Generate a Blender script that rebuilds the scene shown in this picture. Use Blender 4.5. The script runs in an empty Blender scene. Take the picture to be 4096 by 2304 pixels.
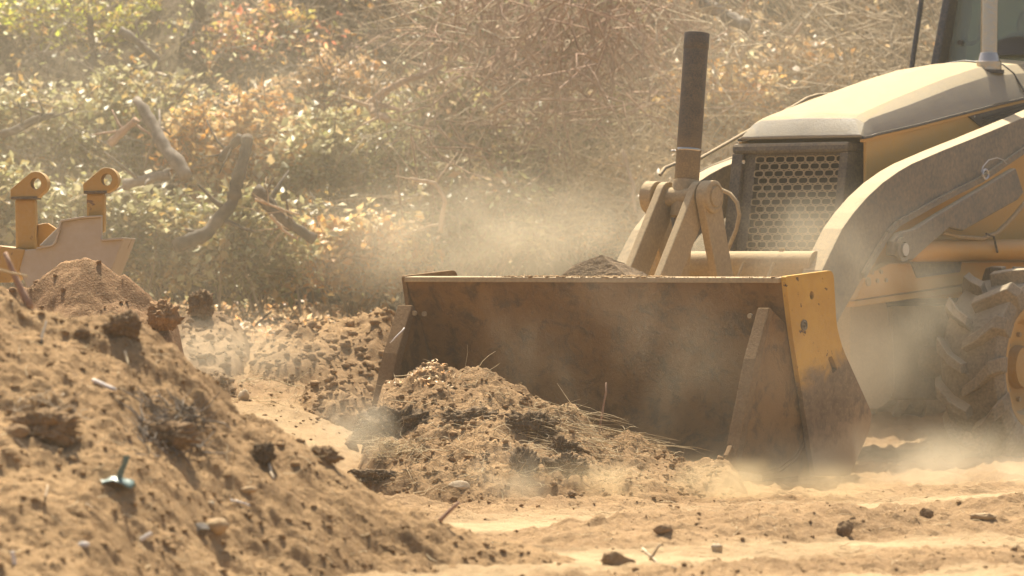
import bpy, math, random
import numpy as np
from mathutils import Vector, Matrix

# ------------------------------------------------------------------ camera, sky, sun, exposure
SC = bpy.context.scene
FPX = 16270.0            # focal length in photograph pixels (143 mm on a 36 mm sensor)
HOR = 1060.0             # horizon row of the photograph
CAMZ = 1.15
cam_d = bpy.data.cameras.new('camera'); cam = bpy.data.objects.new('camera', cam_d)
SC.collection.objects.link(cam); SC.camera = cam
cam.location = (0, 0, CAMZ); cam.rotation_euler = (math.radians(90), 0, 0)
cam_d.sensor_width = 36.0; cam_d.lens = FPX*36/4096
cam_d.shift_y = -(1152-HOR)/4096
cam_d.clip_start = 0.5; cam_d.clip_end = 2000
cam_d.dof.use_dof = True; cam_d.dof.focus_distance = 21.3; cam_d.dof.aperture_fstop = 3.7

SUN_AZ, SUN_EL = math.radians(-8), math.radians(59)
W = bpy.data.worlds.new('World'); SC.world = W; W.use_nodes = True
wn = W.node_tree.nodes; wl = W.node_tree.links
sky = wn.new('ShaderNodeTexSky'); sky.sky_type = 'NISHITA'; sky.sun_disc = False
sky.sun_elevation = SUN_EL; sky.sun_rotation = SUN_AZ; sky.dust_density = 4.0; sky.air_density = 1.0
wn['Background'].inputs[1].default_value = 0.085
wl.new(sky.outputs[0], wn['Background'].inputs[0])
sd = bpy.data.lights.new('sun', 'SUN'); so = bpy.data.objects.new('sun', sd); SC.collection.objects.link(so)
SUNV = Vector((math.cos(SUN_EL)*math.sin(SUN_AZ), math.cos(SUN_EL)*math.cos(SUN_AZ), math.sin(SUN_EL)))
so.rotation_euler = SUNV.to_track_quat('Z', 'Y').to_euler()
so.location = SUNV*60
sd.energy = 5.0; sd.angle = math.radians(0.53); sd.color = (1.0, 0.915, 0.745)
SC.view_settings.view_transform = 'Standard'; SC.view_settings.look = 'None'
SC.view_settings.gamma = 1.0; SC.view_settings.use_curve_mapping = False
SC.view_settings.exposure = 0.99
SC.render.engine = 'CYCLES'
SC.cycles.use_denoising = True
SC.cycles.use_adaptive_sampling = True; SC.cycles.adaptive_threshold = 0.025; SC.cycles.adaptive_min_samples = 20
try: SC.cycles.denoiser = 'OPENIMAGEDENOISE'
except Exception: pass
SC.cycles.max_bounces = 5; SC.cycles.diffuse_bounces = 2; SC.cycles.glossy_bounces = 2
SC.cycles.transmission_bounces = 4; SC.cycles.transparent_max_bounces = 12
SC.cycles.volume_bounces = 1; SC.cycles.volume_max_steps = 256; SC.cycles.volume_step_rate = 2.5
SC.cycles.caustics_reflective = False; SC.cycles.caustics_refractive = False
SC.cycles.sample_clamp_indirect = 8.0

RNG = np.random.default_rng(7); random.seed(7)
COL = SC.collection

# ------------------------------------------------------------------ noise
def _h(ix, iy, s):
    n = (ix.astype(np.int64)*374761393 + iy.astype(np.int64)*668265263 + s*974711) & 0xffffffff
    n = ((n ^ (n >> 13))*1274126177) & 0xffffffff
    n = ((n ^ (n >> 16))*2246822519) & 0xffffffff
    return ((n ^ (n >> 15)) & 0xffffff)/float(0xffffff)
def vn(x, y, s=0):
    x = np.asarray(x, float); y = np.asarray(y, float)
    ix = np.floor(x); iy = np.floor(y); fx = x-ix; fy = y-iy
    fx = fx*fx*fx*(fx*(fx*6-15)+10); fy = fy*fy*fy*(fy*(fy*6-15)+10)
    a = _h(ix, iy, s); b = _h(ix+1, iy, s); c = _h(ix, iy+1, s); d = _h(ix+1, iy+1, s)
    return (a*(1-fx)+b*fx)*(1-fy)+(c*(1-fx)+d*fx)*fy
def fbm(x, y, sc, oc=4, s=0, g=0.5):
    t = 0; a = 1.0; n = 0
    for o in range(oc):
        t = t+a*(vn(np.asarray(x)*sc*(2**o)+o*17.3, np.asarray(y)*sc*(2**o)+o*9.1, s+o*31)-0.5); n += a; a *= g
    return t/n*2
def clods(x, y, cell, s, dens=0.6, rmin=0.2, rmax=0.55):
    """embedded lumps: height in units of cell"""
    x = np.asarray(x, float)/cell; y = np.asarray(y, float)/cell
    wx = fbm(x, y, 1.7, 2, s+7); wy = fbm(x+31, y, 1.7, 2, s+8); top = .75+.55*fbm(x, y, 3.1, 2, s+9)
    x = x+.28*wx; y = y+.28*wy
    ix = np.floor(x); iy = np.floor(y); out = np.zeros(np.broadcast(x, y).shape)
    for dx in (-1, 0, 1):
        for dy in (-1, 0, 1):
            cx = ix+dx; cy = iy+dy
            px = cx+_h(cx, cy, s); py = cy+_h(cx, cy, s+1); r = rmin+(rmax-rmin)*_h(cx, cy, s+2)**2
            on = _h(cx, cy, s+3) < dens
            d2 = ((x-px)**2+(y-py)**2)/(r*r)
            out = np.maximum(out, np.where(on, r*np.clip(1-d2, 0, 1)**.8, 0))
    return out*cell*top
def smooth(a, b, x):
    t = np.clip((np.asarray(x, float)-a)/(b-a), 0, 1); return t*t*(3-2*t)

# ------------------------------------------------------------------ mesh helpers
def tag(o, label=None, cat=None, group=None, kind=None):
    if label: o['label'] = label
    if cat: o['category'] = cat
    if group: o['group'] = group
    if kind: o['kind'] = kind
    return o
def empty(name, loc=(0, 0, 0), rz=0.0):
    o = bpy.data.objects.new(name, None); COL.objects.link(o); o.location = loc; o.rotation_euler = (0, 0, rz)
    o.empty_display_size = 0.1
    return o
def npmesh(name, V, F, mat, parent=None, sm=False, col=None, attrs=None):
    V = np.asarray(V, np.float32).reshape(-1, 3)
    me = bpy.data.meshes.new(name)
    if isinstance(F, np.ndarray):
        k = F.shape[1]; m = F.shape[0]
        me.vertices.add(len(V)); me.vertices.foreach_set('co', V.ravel())
        me.loops.add(m*k); me.loops.foreach_set('vertex_index', F.astype(np.int32).ravel())
        me.polygons.add(m); me.polygons.foreach_set('loop_start', np.arange(0, m*k, k, dtype=np.int32))
        me.polygons.foreach_set('loop_total', np.full(m, k, np.int32))
        me.update(calc_edges=True)
    else:
        me.from_pydata(V.tolist(), [], F); me.update()
    if sm: me.polygons.foreach_set('use_smooth', np.ones(len(me.polygons), bool))
    if col is not None:
        a = me.attributes.new('Col', 'FLOAT_COLOR', 'POINT')
        c = np.ones((len(V), 4), np.float32); c[:, :3] = col; a.data.foreach_set('color', c.ravel())
    for n, v in (attrs or {}).items():
        a = me.attributes.new(n, 'FLOAT', 'POINT'); a.data.foreach_set('value', np.asarray(v, np.float32).ravel())
    me.materials.append(mat)
    o = bpy.data.objects.new(name, me); COL.objects.link(o)
    if parent is not None: o.parent = parent
    return o
class MB:
    def __init__(s): s.v = []; s.f = []
    def add(s, V, F):
        b = len(s.v); s.v += [tuple(map(float, p)) for p in V]; s.f += [tuple(b+i for i in f) for f in F]; return s
    def box(s, c, d, R=None):
        V = []
        for x in (-.5, .5):
            for y in (-.5, .5):
                for z in (-.5, .5):
                    p = Vector((x*d[0], y*d[1], z*d[2]))
                    if R is not None: p = R @ p
                    V.append(p+Vector(c))
        return s.add(V, [(0, 1, 3, 2), (4, 6, 7, 5), (0, 4, 5, 1), (2, 3, 7, 6), (0, 2, 6, 4), (1, 5, 7, 3)])
    def prism(s, poly, a, b, axis='y'):
        """poly: (u,w) outline; extruded between a and b along the axis (y: u=x,w=z; x: u=y,w=z; z: u=x,w=y)"""
        def P(u, w, t): return {'y': (u, t, w), 'x': (t, u, w), 'z': (u, w, t)}[axis]
        n = len(poly); A = [P(u, w, a) for u, w in poly]; B = [P(u, w, b) for u, w in poly]
        F = [tuple(range(n)), tuple(range(2*n-1, n-1, -1))]+[(i, n+i, n+(i+1) % n, (i+1) % n) for i in range(n)]
        return s.add(A+B, F)
    def tube(s, pts, rad, n=8, caps=True):
        pts = [Vector(p) for p in pts]
        if not hasattr(rad, '__len__'): rad = [rad]*len(pts)
        V = []; F = []; up = None
        for i, p in enumerate(pts):
            t = (pts[min(i+1, len(pts)-1)]-pts[max(i-1, 0)]).normalized()
            if up is None:
                up = Vector((0, 0, 1)) if abs(t.z) < .9 else Vector((1, 0, 0))
            u = (up-t*up.dot(t)).normalized(); w = t.cross(u); up = u
            for k in range(n):
                a = 2*math.pi*k/n; V.append(p+(u*math.cos(a)+w*math.sin(a))*rad[i])
        for i in range(len(pts)-1):
            for k in range(n):
                a = i*n+k; b = i*n+(k+1) % n; F.append((a, b, b+n, a+n))
        if caps:
            F.append(tuple(range(n-1, -1, -1))); F.append(tuple((len(pts)-1)*n+k for k in range(n)))
        return s.add(V, F)
    def lathe(s, prof, c, axis='y', n=40):
        """prof: (radius, offset along axis) closed outline"""
        V = []; F = []; m = len(prof)
        for k in range(n):
            a = 2*math.pi*k/n
            for r, t in prof:
                x, z = r*math.cos(a), r*math.sin(a)
                V.append(Vector(c)+Vector({'y': (x, t, z), 'x': (t, x, z), 'z': (x, z, t)}[axis]))
        for k in range(n):
            for j in range(m):
                F.append((k*m+j, k*m+(j+1) % m, ((k+1) % n)*m+(j+1) % m, ((k+1) % n)*m+j))
        return s.add(V, F)
    def build(s, name, mat, parent=None, bevel=0.0, sm=False, seg=2):
        o = npmesh(name, s.v, s.f, mat, parent, False)
        bm_fix(o.data)
        if bevel:
            m = o.modifiers.new('bevel', 'BEVEL'); m.width = bevel; m.segments = seg; m.limit_method = 'ANGLE'; m.angle_limit = math.radians(38)
        if sm:
            o.data.polygons.foreach_set('use_smooth', np.ones(len(o.data.polygons), bool))
            e = o.modifiers.new('split', 'EDGE_SPLIT'); e.split_angle = math.radians(40)
        return o
import bmesh
def bm_fix(me):
    b = bmesh.new(); b.from_mesh(me); bmesh.ops.recalc_face_normals(b, faces=b.faces); b.to_mesh(me); b.free()

def P(px, py, d):
    """photograph pixel at distance d -> world point"""
    return Vector(((px-2048)*d/FPX, d, CAMZ+(HOR-py)*d/FPX))

# ------------------------------------------------------------------ materials
class NT:
    def __init__(s, name):
        s.m = bpy.data.materials.new(name); s.m.use_nodes = True; s.t = s.m.node_tree; s.n = s.t.nodes; s.l = s.t.links
        s.b = s.n['Principled BSDF']; s.out = s.n['Material Output']; s._tc = None
    def N(s, t, **k):
        n = s.n.new(t)
        for a, v in k.items(): setattr(n, a, v)
        return n
    def put(s, sock, v):
        if isinstance(v, bpy.types.NodeSocket): s.l.new(v, sock)
        elif v is not None: sock.default_value = v
    def tc(s, which='Object'):
        if s._tc is None: s._tc = s.N('ShaderNodeTexCoord')
        return s._tc.outputs[which]
    def pos(s): return s.N('ShaderNodeNewGeometry').outputs['Position']
    def noise(s, scale, detail=4, rough=.55, vec=None, dist=0.0):
        n = s.N('ShaderNodeTexNoise'); n.inputs['Scale'].default_value = scale; n.inputs['Detail'].default_value = detail
        n.inputs['Roughness'].default_value = rough; n.inputs['Distortion'].default_value = dist
        s.l.new(vec if vec is not None else s.tc(), n.inputs['Vector']); return n.outputs['Fac']
    def ramp(s, x, a, b, lo=0.0, hi=1.0):
        n = s.N('ShaderNodeMapRange'); n.interpolation_type = 'SMOOTHSTEP'; s.put(n.inputs['Value'], x)
        n.inputs['From Min'].default_value = a; n.inputs['From Max'].default_value = b
        n.inputs['To Min'].default_value = lo; n.inputs['To Max'].default_value = hi; return n.outputs['Result']
    def math(s, op, a, b=None, clamp=False):
        n = s.N('ShaderNodeMath', operation=op, use_clamp=clamp); s.put(n.inputs[0], a)
        if b is not None: s.put(n.inputs[1], b)
        return n.outputs[0]
    def mix(s, f, a, b):
        n = s.N('ShaderNodeMix', data_type='RGBA'); s.put(n.inputs['Factor'], f)
        def c(v): return v if isinstance(v, bpy.types.NodeSocket) else (*v, 1)
        s.put(n.inputs['A'], c(a)); s.put(n.inputs['B'], c(b)); return n.outputs['Result']
    def bump(s, h, strength=.3, dist=.01, nrm=None):
        n = s.N('ShaderNodeBump'); n.inputs['Strength'].default_value = strength; n.inputs['Distance'].default_value = dist
        s.l.new(h, n.inputs['Height'])
        if nrm is not None: s.l.new(nrm, n.inputs['Normal'])
        s.l.new(n.outputs[0], s.b.inputs['Normal']); return n.outputs[0]
    def set(s, **k):
        for a, v in k.items():
            v = (*v, 1) if isinstance(v, tuple) and len(v) == 3 else v
            s.put(s.b.inputs[a.replace('_', ' ')], v)
        return s.m
    def attr(s, name, out='Fac'):
        n = s.N('ShaderNodeAttribute'); n.attribute_name = name; return n.outputs[out]

DUST = (0.44, 0.32, 0.175)
def soil_mat(name, a=(.220, .134, .064), b=(.325, .208, .104), dark=(.105, .062, .031), loose=False, damp=0.0):
    t = NT(name); p = t.pos()
    n1 = t.noise(1.3, 5, .6, p); n2 = t.noise(14, 5, .65, p); n3 = t.noise(90, 3, .6, p)
    c = t.mix(t.ramp(n1, .35, .68), a, b)
    c = t.mix(t.math('MULTIPLY', t.ramp(n2, .52, .75), .55+damp), c, dark)
    c = t.mix(t.math('MULTIPLY', t.ramp(n3, .52, .68), .5), c, (.43, .30, .155))
    n4 = t.noise(45, 3, .6, p); c = t.mix(t.math('MULTIPLY', t.ramp(n4, .56, .70), .25), c, dark)
    if loose:
        c = t.mix(t.math('MULTIPLY', t.attr('pack'), .95), c, t.mix(t.ramp(n2, .3, .7), (.44, .325, .18), (.38, .27, .145)))
    h = t.math('ADD', t.math('MULTIPLY', n3, .6), n2)
    t.bump(h, .8, .016)
    return t.set(Base_Color=c, Roughness=.95, Specular_IOR_Level=.15)
def coated(name, base, rough=.45, metal=0.0, dust=.3, up=.5, nsc=9, dcol=DUST, spec=.5, wear=None, wearcol=(.06, .035, .02), wsc=14, bumpd=.004, grey=None, sheen=0.0, zg=None, upr=(.25, .85)):
    """paint or metal under a layer of dust: more where faces look up, broken by noise"""
    t = NT(name); g = t.N('ShaderNodeNewGeometry'); sep = t.N('ShaderNodeSeparateXYZ'); t.l.new(g.outputs['True Normal'], sep.inputs[0])
    n1 = t.noise(nsc, 6, .65); n2 = t.noise(nsc*8, 3, .6); n0 = t.noise(nsc*.22, 3, .5)
    c = base
    c = t.mix(t.math('MULTIPLY', t.ramp(n0, .3, .7), .35), c, tuple(x*.62 for x in base))
    if wear:
        w = t.noise(wsc, 6, .7, dist=.6)
        c = t.mix(t.ramp(w, 1-wear, 1-wear+.05), c, wearcol)
    upm = t.math('MULTIPLY', t.ramp(sep.outputs['Z'], *upr), up)
    m = t.math('ADD', upm, t.math('ADD', dust-.5*.55, t.math('MULTIPLY', n1, .55)))
    m = t.math('ADD', m, t.math('MULTIPLY', t.math('SUBTRACT', n2, .5), .5), True)
    if zg:
        sz = t.N('ShaderNodeSeparateXYZ'); t.l.new(t.tc(), sz.inputs[0]); m = t.math('ADD', m, t.ramp(sz.outputs['Z'], zg[0], zg[1], 0, zg[2]), True)
    dc = t.mix(n2, tuple(x*.8 for x in dcol), tuple(min(1, x*1.15) for x in dcol))
    c2 = t.mix(m, c, dc)
    r = t.math('ADD', rough, t.math('MULTIPLY', m, .9-rough))
    t.bump(t.math('ADD', n2, t.math('MULTIPLY', n1, 1.5)), .35, bumpd)
    if sheen: t.set(Sheen_Weight=sheen, Sheen_Roughness=.35)
    return t.set(Base_Color=c2, Roughness=r, Metallic=t.math('MULTIPLY', t.math('SUBTRACT', 1.0, m, True), metal), Specular_IOR_Level=spec)

M = {}
M['ground'] = soil_mat('soil_ground', loose=True)
M['mound'] = soil_mat('soil_mound', a=(.235, .143, .066), b=(.335, .212, .102))
M['heap'] = soil_mat('soil_heap', a=(.210, .125, .058), b=(.325, .203, .098), damp=.1)
M['red'] = soil_mat('soil_red', a=(.20, .112, .055), b=(.33, .200, .10), damp=.1)
M['clod'] = soil_mat('soil_clod', a=(.17, .108, .058), b=(.30, .195, .104), damp=.2)
M['darkclod'] = soil_mat('soil_dark_clod', a=(.085, .055, .032), b=(.17, .115, .066), damp=.3)
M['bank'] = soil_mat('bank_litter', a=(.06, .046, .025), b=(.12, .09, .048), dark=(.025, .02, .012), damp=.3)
M['linkage'] = coated('dust_caked_steel', (.16, .12, .075), .7, 0, .72, .4, 7)
M['yellow'] = coated('dusty_yellow_paint', (.56, .30, .045), .5, 0, .25, .35, 5, wear=.30)
M['_y2'] = coated('worn_yellow_paint', (.60, .32, .05), .45, 0, .08, .3, 5, wear=.36, wearcol=(.055, .022, .012), wsc=11)
M['orange'] = coated('faded_orange_paint', (.55, .27, .04), .5, 0, .12, .3, 4)
M['black'] = coated('dusty_black_paint', (.27, .235, .175), .45, 0, .14, .80, 12, spec=.4, dcol=(.45, .345, .19), upr=(.60, .97))
M['blackframe'] = coated('dusty_black_frame', (.020, .019, .020), .5, 0, .22, .6, 10)
M['barrel'] = coated('dusty_dark_barrel', (.022, .021, .028), .45, 0, .16, .2, 16, zg=(1.98, 1.62, .5), dcol=(.36, .235, .105))
M['arm'] = coated('dusty_grey_arm', (.085, .080, .074), .5, 0, .20, .85, 5, dcol=(.50, .38, .22))
M['rubber'] = coated('dusty_rubber', (.040, .036, .031), .8, 0, .52, .8, 7, dcol=(.42, .33, .21))
M['mud'] = coated('mud_caked_steel', (.12, .068, .032), .9, 0, .28, .55, 9, dcol=(.30, .195, .10), bumpd=.012, spec=.12)
M['rim'] = coated('dusty_yellow_rim', (.50, .27, .05), .6, 0, .35, .4, 8)
M['chrome'] = coated('tarnished_pipe', (.55, .47, .38), .22, .95, -.25, .2, 5, dcol=(.45, .33, .2))
M['steel'] = coated('bright_steel', (.5, .5, .5), .3, .9, .15, .2, 10)
M['cab'] = coated('cab_black', (.016, .020, .030), .4, 0, .04, .3, 8)
M['interior'] = NT('cab_interior').set(Base_Color=(.012, .013, .016), Roughness=.6)
M['radiator'] = NT('radiator_dark').set(Base_Color=(.02, .018, .015), Roughness=.8)
M['grille'] = coated('dusty_grille', (.12, .10, .07), .6, 0, .70, .3, 6)
M['palegrey'] = coated('worn_grey_steel', (.52, .45, .35), .6, .0, .20, .3, 4, wear=.34, wearcol=(.16, .09, .05), wsc=5, spec=.2, dcol=(.36, .26, .145))
M['hinge'] = coated('hinge_yellow', (.46, .26, .055), .5, 0, .18, .3, 7, wear=.38, wearcol=(.10, .035, .018), wsc=9)
def bucket_steel():
    t = NT('bucket_interior'); n1 = t.noise(2.2, 6, .65, dist=.5); n2 = t.noise(8, 8, .72, dist=.35); n3 = t.noise(70, 4, .65)
    c = t.mix(t.ramp(n1, .35, .65), (.15, .072, .020), (.21, .112, .038))
    c = t.mix(t.math('MULTIPLY', t.ramp(n2, .45, .66), .75), c, (.035, .020, .010))
    c = t.mix(t.math('MULTIPLY', t.ramp(n3, .56, .7), .35), c, (.25, .16, .075))
    t.bump(t.math('ADD', n2, t.math('MULTIPLY', n3, .4)), .5, .01)
    return t.set(Base_Color=c, Roughness=.8, Specular_IOR_Level=.25)
M['bucket'] = bucket_steel()
def end_plate_mat():
    t = NT('worn_end_plate'); o = t.tc(); sep = t.N('ShaderNodeSeparateXYZ'); t.l.new(o, sep.inputs[0])
    n1 = t.noise(5, 6, .65, dist=.4); n2 = t.noise(16, 6, .7, dist=.3); n3 = t.noise(60, 4, .6)
    c = t.mix(t.ramp(n1, .3, .7), (.56, .32, .058), (.48, .26, .042))
    c = t.mix(t.ramp(n2, .615, .645), c, (.055, .022, .014))
    # below the middle the paint is scoured off down to brown steel
    zz = t.math('ADD', t.math('ADD', sep.outputs['Z'], t.math('MULTIPLY', t.math('SUBTRACT', n1, .5), .34)), t.math('MULTIPLY', sep.outputs['X'], .30))
    st = t.mix(t.ramp(n2, .35, .7), (.185, .122, .072), (.105, .066, .038))
    c = t.mix(t.ramp(zz, .41, .29), c, st)
    c = t.mix(t.math('MULTIPLY', t.ramp(t.math('ADD', zz, t.math('MULTIPLY', n2, .2)), .14, .0), .8), c, (.33, .22, .12))
    c = t.mix(t.math('MULTIPLY', t.ramp(n3, .5, .75), .25), c, (.45, .31, .16))
    t.bump(t.math('ADD', n2, n3), .25, .004)
    return t.set(Base_Color=c, Roughness=.7, Specular_IOR_Level=.2)
M['endplate'] = end_plate_mat()
def leaf_mat():
    t = NT('dry_leaf'); c = t.attr('Col', 'Color')
    t.set(Base_Color=c, Roughness=.45, Specular_IOR_Level=.6)
    tr = t.N('ShaderNodeBsdfTranslucent'); t.l.new(c, tr.inputs[0]); mx = t.N('ShaderNodeMixShader'); mx.inputs[0].default_value = .48
    t.l.new(t.b.outputs[0], mx.inputs[1]); t.l.new(tr.outputs[0], mx.inputs[2]); t.l.new(mx.outputs[0], t.out.inputs[0]); return t.m
M['leaf'] = leaf_mat()
def bark(name, a, b):
    t = NT(name); n = t.noise(8, 5, .7); n2 = t.noise(60, 4, .6); t.bump(n2, .5, .006)
    return t.set(Base_Color=t.mix(t.ramp(n, .35, .65), a, b), Roughness=.85, Specular_IOR_Level=.3)
M['bark'] = bark('grey_bark', (.12, .095, .07), (.26, .21, .16))
M['darkbark'] = bark('dark_bark', (.05, .038, .026), (.13, .095, .062))
M['redbark'] = bark('red_stem', (.26, .14, .09), (.44, .29, .19))
M['peeled'] = bark('peeled_wood', (.42, .28, .17), (.55, .40, .26))
M['twig'] = bark('dry_twig', (.26, .19, .12), (.52, .41, .27))
M['straw'] = bark('dry_straw', (.42, .31, .17), (.60, .47, .28))
M['whitewood'] = bark('bleached_wood', (.62, .55, .47), (.78, .72, .65))
M['stone'] = bark('tan_stone', (.34, .22, .11), (.46, .32, .17))
M['greystone'] = bark('grey_stone', (.09, .075, .06), (.17, .14, .11))
M['palestone'] = bark('pale_stone', (.40, .31, .20), (.52, .41, .27))
t = NT('green_plastic'); M['plastic'] = t.set(Base_Color=t.mix(t.noise(25, 4), (.06, .12, .10), (.15, .22, .19)), Roughness=.4)
t = NT('cab_glass')
tr = t.N('ShaderNodeBsdfTransparent'); tr.inputs[0].default_value = (.74, .84, .76, 1)
t.set(Base_Color=t.mix(t.noise(5, 5), (.36, .42, .36), (.25, .31, .27)), Roughness=.08)
mx = t.N('ShaderNodeMixShader'); mx.inputs[0].default_value = .42
t.l.new(tr.outputs[0], mx.inputs[1]); t.l.new(t.b.outputs[0], mx.inputs[2]); t.l.new(mx.outputs[0], t.out.inputs[0]); M['glass'] = t.m

# ------------------------------------------------------------------ terrain heights (world metres)
_gy = np.array([0, 19.5, 21, 22.4, 23.5, 25, 27, 30, 34, 45, 400]); _gz = np.array([0, 0, .07, .21, .35, .52, .66, .82, 1.1, 1.6, 2.0])
_ry = np.array([0, 25.5, 27, 30, 34, 45, 400]); _rz = np.array([0, .0, .2, .75, 1.1, 1.6, 2.0])
def pack_mask(x, y):
    u = y-.72*x+.25*fbm(x, y, .5, 2, 5)
    w = smooth(17.35, 17.6, u)*smooth(18.9, 18.2, u)+smooth(14.75, 15.0, u)*smooth(15.95, 15.65, u)+.8*smooth(13.4, 13.6, u)*smooth(14.2, 14.0, u)
    w = w*(.55+.45*smooth(-.2, .25, fbm(x*.6, y*2.2, 1.3, 3, 8)))
    far = smooth(20.5, 21.5, y)*smooth(24, 22.5, y)*smooth(-.6, -1.4, x)*.7
    return np.clip(w*smooth(-1.0, -.1, x)+far, 0, 1)
def base_z(x, y):
    l = np.interp(y, _gy, _gz); r = np.interp(y, _ry, _rz); k = smooth(-.35, -1.35, x)
    return l*k+r*(1-k)
def ground_z(x, y):
    x = np.asarray(x, float); y = np.asarray(y, float)
    pk = pack_mask(x, y); near = smooth(60, 40, y)
    u = y-.72*x
    berm = .075*smooth(15.8, 16.4, u)*smooth(17.5, 16.9, u)*smooth(-.2, .6, x)
    rough = (1-.85*pk)
    return base_z(x, y)+near*(.03*fbm(x, y, .7, 3, 3)+rough*(.055*fbm(x, y, 4, 6, 11, .6)+.5*clods(x, y, .10, 21, .10)+.7*clods(x, y, .040, 25, .16)+.030*np.abs(fbm(x, y, 14, 4, 26, .62)))+berm*(1+.6*fbm(x, y, 3, 3, 13))+.006*fbm(x, y*4, 9, 3, 14))

# crest of the foreground mound, read along X
_mc = [(0, 1097), (127, 1170), (330, 1222), (525, 1262), (715, 1400), (954, 1622), (1176, 1733), (1400, 1860), (1526, 1955), (1750, 2050), (1990, 2146), (2385, 2226), (2780, 2310), (3300, 2420)]
MY = 15.5
_mx = [(p-2048)*MY/FPX for p, q in _mc]; _mz = [CAMZ-(q-HOR)*MY/FPX for p, q in _mc]
_mx = [-9, -4.2, -2.8]+_mx; _mz = [1.2, 1.65, 1.45]+_mz
def mound_z(x, y):
    x = np.asarray(x, float); y = np.asarray(y, float)
    zc = np.interp(x, _mx, _mz); cy = MY+.18*fbm(x, y*0, .9, 2, 41)
    dy = y-cy
    sl = np.where(dy < 0, .50+.06*fbm(x, y, .6, 2, 43), .75)
    z = zc-sl*np.sqrt(dy*dy+.05)+sl*.2236
    k = .55+.45*smooth(-.2, .3, z)
    b = .055*fbm(x, y, 1.2, 3, 44)+.055*fbm(x, y, 4, 6, 45, .64)+.040*np.abs(fbm(x, y, 11, 4, 58, .64))+.3*clods(x, y, .19, 46, .05)+.45*clods(x, y, .075, 50, .07)+.5*clods(x, y, .036, 54, .10)
    b = b-.022*smooth(.18, .42, fbm(x*.7, y*1.4, 3.2, 3, 57))-.05
    return z+b*k
def hit(px, py, fn, d0=12.0, d1=45.0):
    """first point along the sight line that lies on the height field (looking a little lower if it passes over the top)"""
    d = np.arange(d0, d1, .02); x = (px-2048)*d/FPX; h = fn(x, d)
    for k in range(40):
        z = CAMZ+(HOR-py-k*6)*d/FPX; i = np.argmax(h >= z)
        if h[i] >= z[i] and i > 0: break
    return Vector((x[i], d[i], h[i]))

def grid_mesh(name, xs, ys, fn, mat, parent=None, attrs=None, keep=None):
    X, Y = np.meshgrid(xs, ys); Z = fn(X, Y)
    nx, ny = len(xs), len(ys); V = np.stack([X, Y, Z], -1).reshape(-1, 3)
    i = (np.arange(ny-1)[:, None]*nx+np.arange(nx-1)[None]).ravel()
    F = np.stack([i, i+1, i+nx+1, i+nx], 1)
    if keep is not None:
        kv = keep(X, Y, Z).ravel(); F = F[kv[F].any(1)]
        used = np.unique(F); re = np.full(len(V), -1); re[used] = np.arange(len(used)); V = V[used]; F = re[F]
    at = {k: g(V[:, 0], V[:, 1]) for k, g in (attrs or {}).items()}
    return npmesh(name, V, F, mat, parent, False, attrs=at)

def spaced(a, b, fine0, fine1, st, grow=1.25):
    mid = list(np.arange(fine0, fine1, st)); lo = []; x = fine0; s = st
    while x > a: s *= grow; x -= s; lo.append(x)
    hi = []; x = mid[-1]; s = st
    while x < b: s *= grow; x += s; hi.append(x)
    return np.array(lo[::-1]+mid+hi)
gx = spaced(-110, 110, -2.4, 3.0, .016, 1.16)
gy1 = list(np.arange(14.6, 20.5, .0135)); y = 20.5; s = .02
while y < 31: gy1.append(y); s = min(s*1.02, .06); y += s
while y < 150: gy1.append(y); s *= 1.2; y += s
lo = []; y = 14.6; s = .02
while y > -60: s *= 1.25; y -= s; lo.append(y)
gyy = np.array(lo[::-1]+gy1)
tag(grid_mesh('ground', gx, gyy, ground_z, M['ground'], attrs={'pack': pack_mask}), kind='structure')
mnd = grid_mesh('dirt_mound', spaced(-6.5, 1.9, -2.15, .95, .0085, 1.25), np.concatenate([np.arange(11.2, 13.4, .06), np.arange(13.4, 15.9, .0085), np.arange(15.9, 18.6, .06)]), mound_z, M['mound'],
                keep=lambda X, Y, Z: Z > ground_z(X, Y)-.12)
tag(mnd, kind='structure')

# ------------------------------------------------------------------ lumps, twigs, leaves
_ico = None
def ico(sub=1):
    b = bmesh.new(); bmesh.ops.create_icosphere(b, subdivisions=sub, radius=1.0)
    V = np.array([v.co[:] for v in b.verts]); F = np.array([[v.index for v in f.verts] for f in b.faces]); b.free(); return V, F
ICO = {k: ico(k) for k in (1, 2, 3, 4, 5)}
def rotm(n):
    q = RNG.normal(size=(n, 4)); q /= np.linalg.norm(q, axis=1)[:, None]; w, x, y, z = q.T
    return np.stack([1-2*(y*y+z*z), 2*(x*y-z*w), 2*(x*z+y*w), 2*(x*y+z*w), 1-2*(x*x+z*z), 2*(y*z-x*w), 2*(x*z-y*w), 2*(y*z+x*w), 1-2*(x*x+y*y)], 1).reshape(n, 3, 3)
def lumps(name, pts, sizes, mat, parent=None, sub=1, jit=.38, flat=.68):
    n = len(pts); V0, F0 = ICO[sub]; nv = len(V0)
    J = 1+RNG.uniform(-jit, jit, (n, nv, 1))
    V = V0[None]*J*RNG.uniform(.65, 1.2, (n, 1, 3)); V = np.einsum('nij,nkj->nki', rotm(n), V)
    V[:, :, 2] *= flat; V = V*np.asarray(sizes)[:, None, None]+np.asarray(pts)[:, None, :]
    F = (F0[None]+(np.arange(n)*nv)[:, None, None]).reshape(-1, 3)
    return npmesh(name, V, F, mat, parent, sub > 1)
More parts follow.
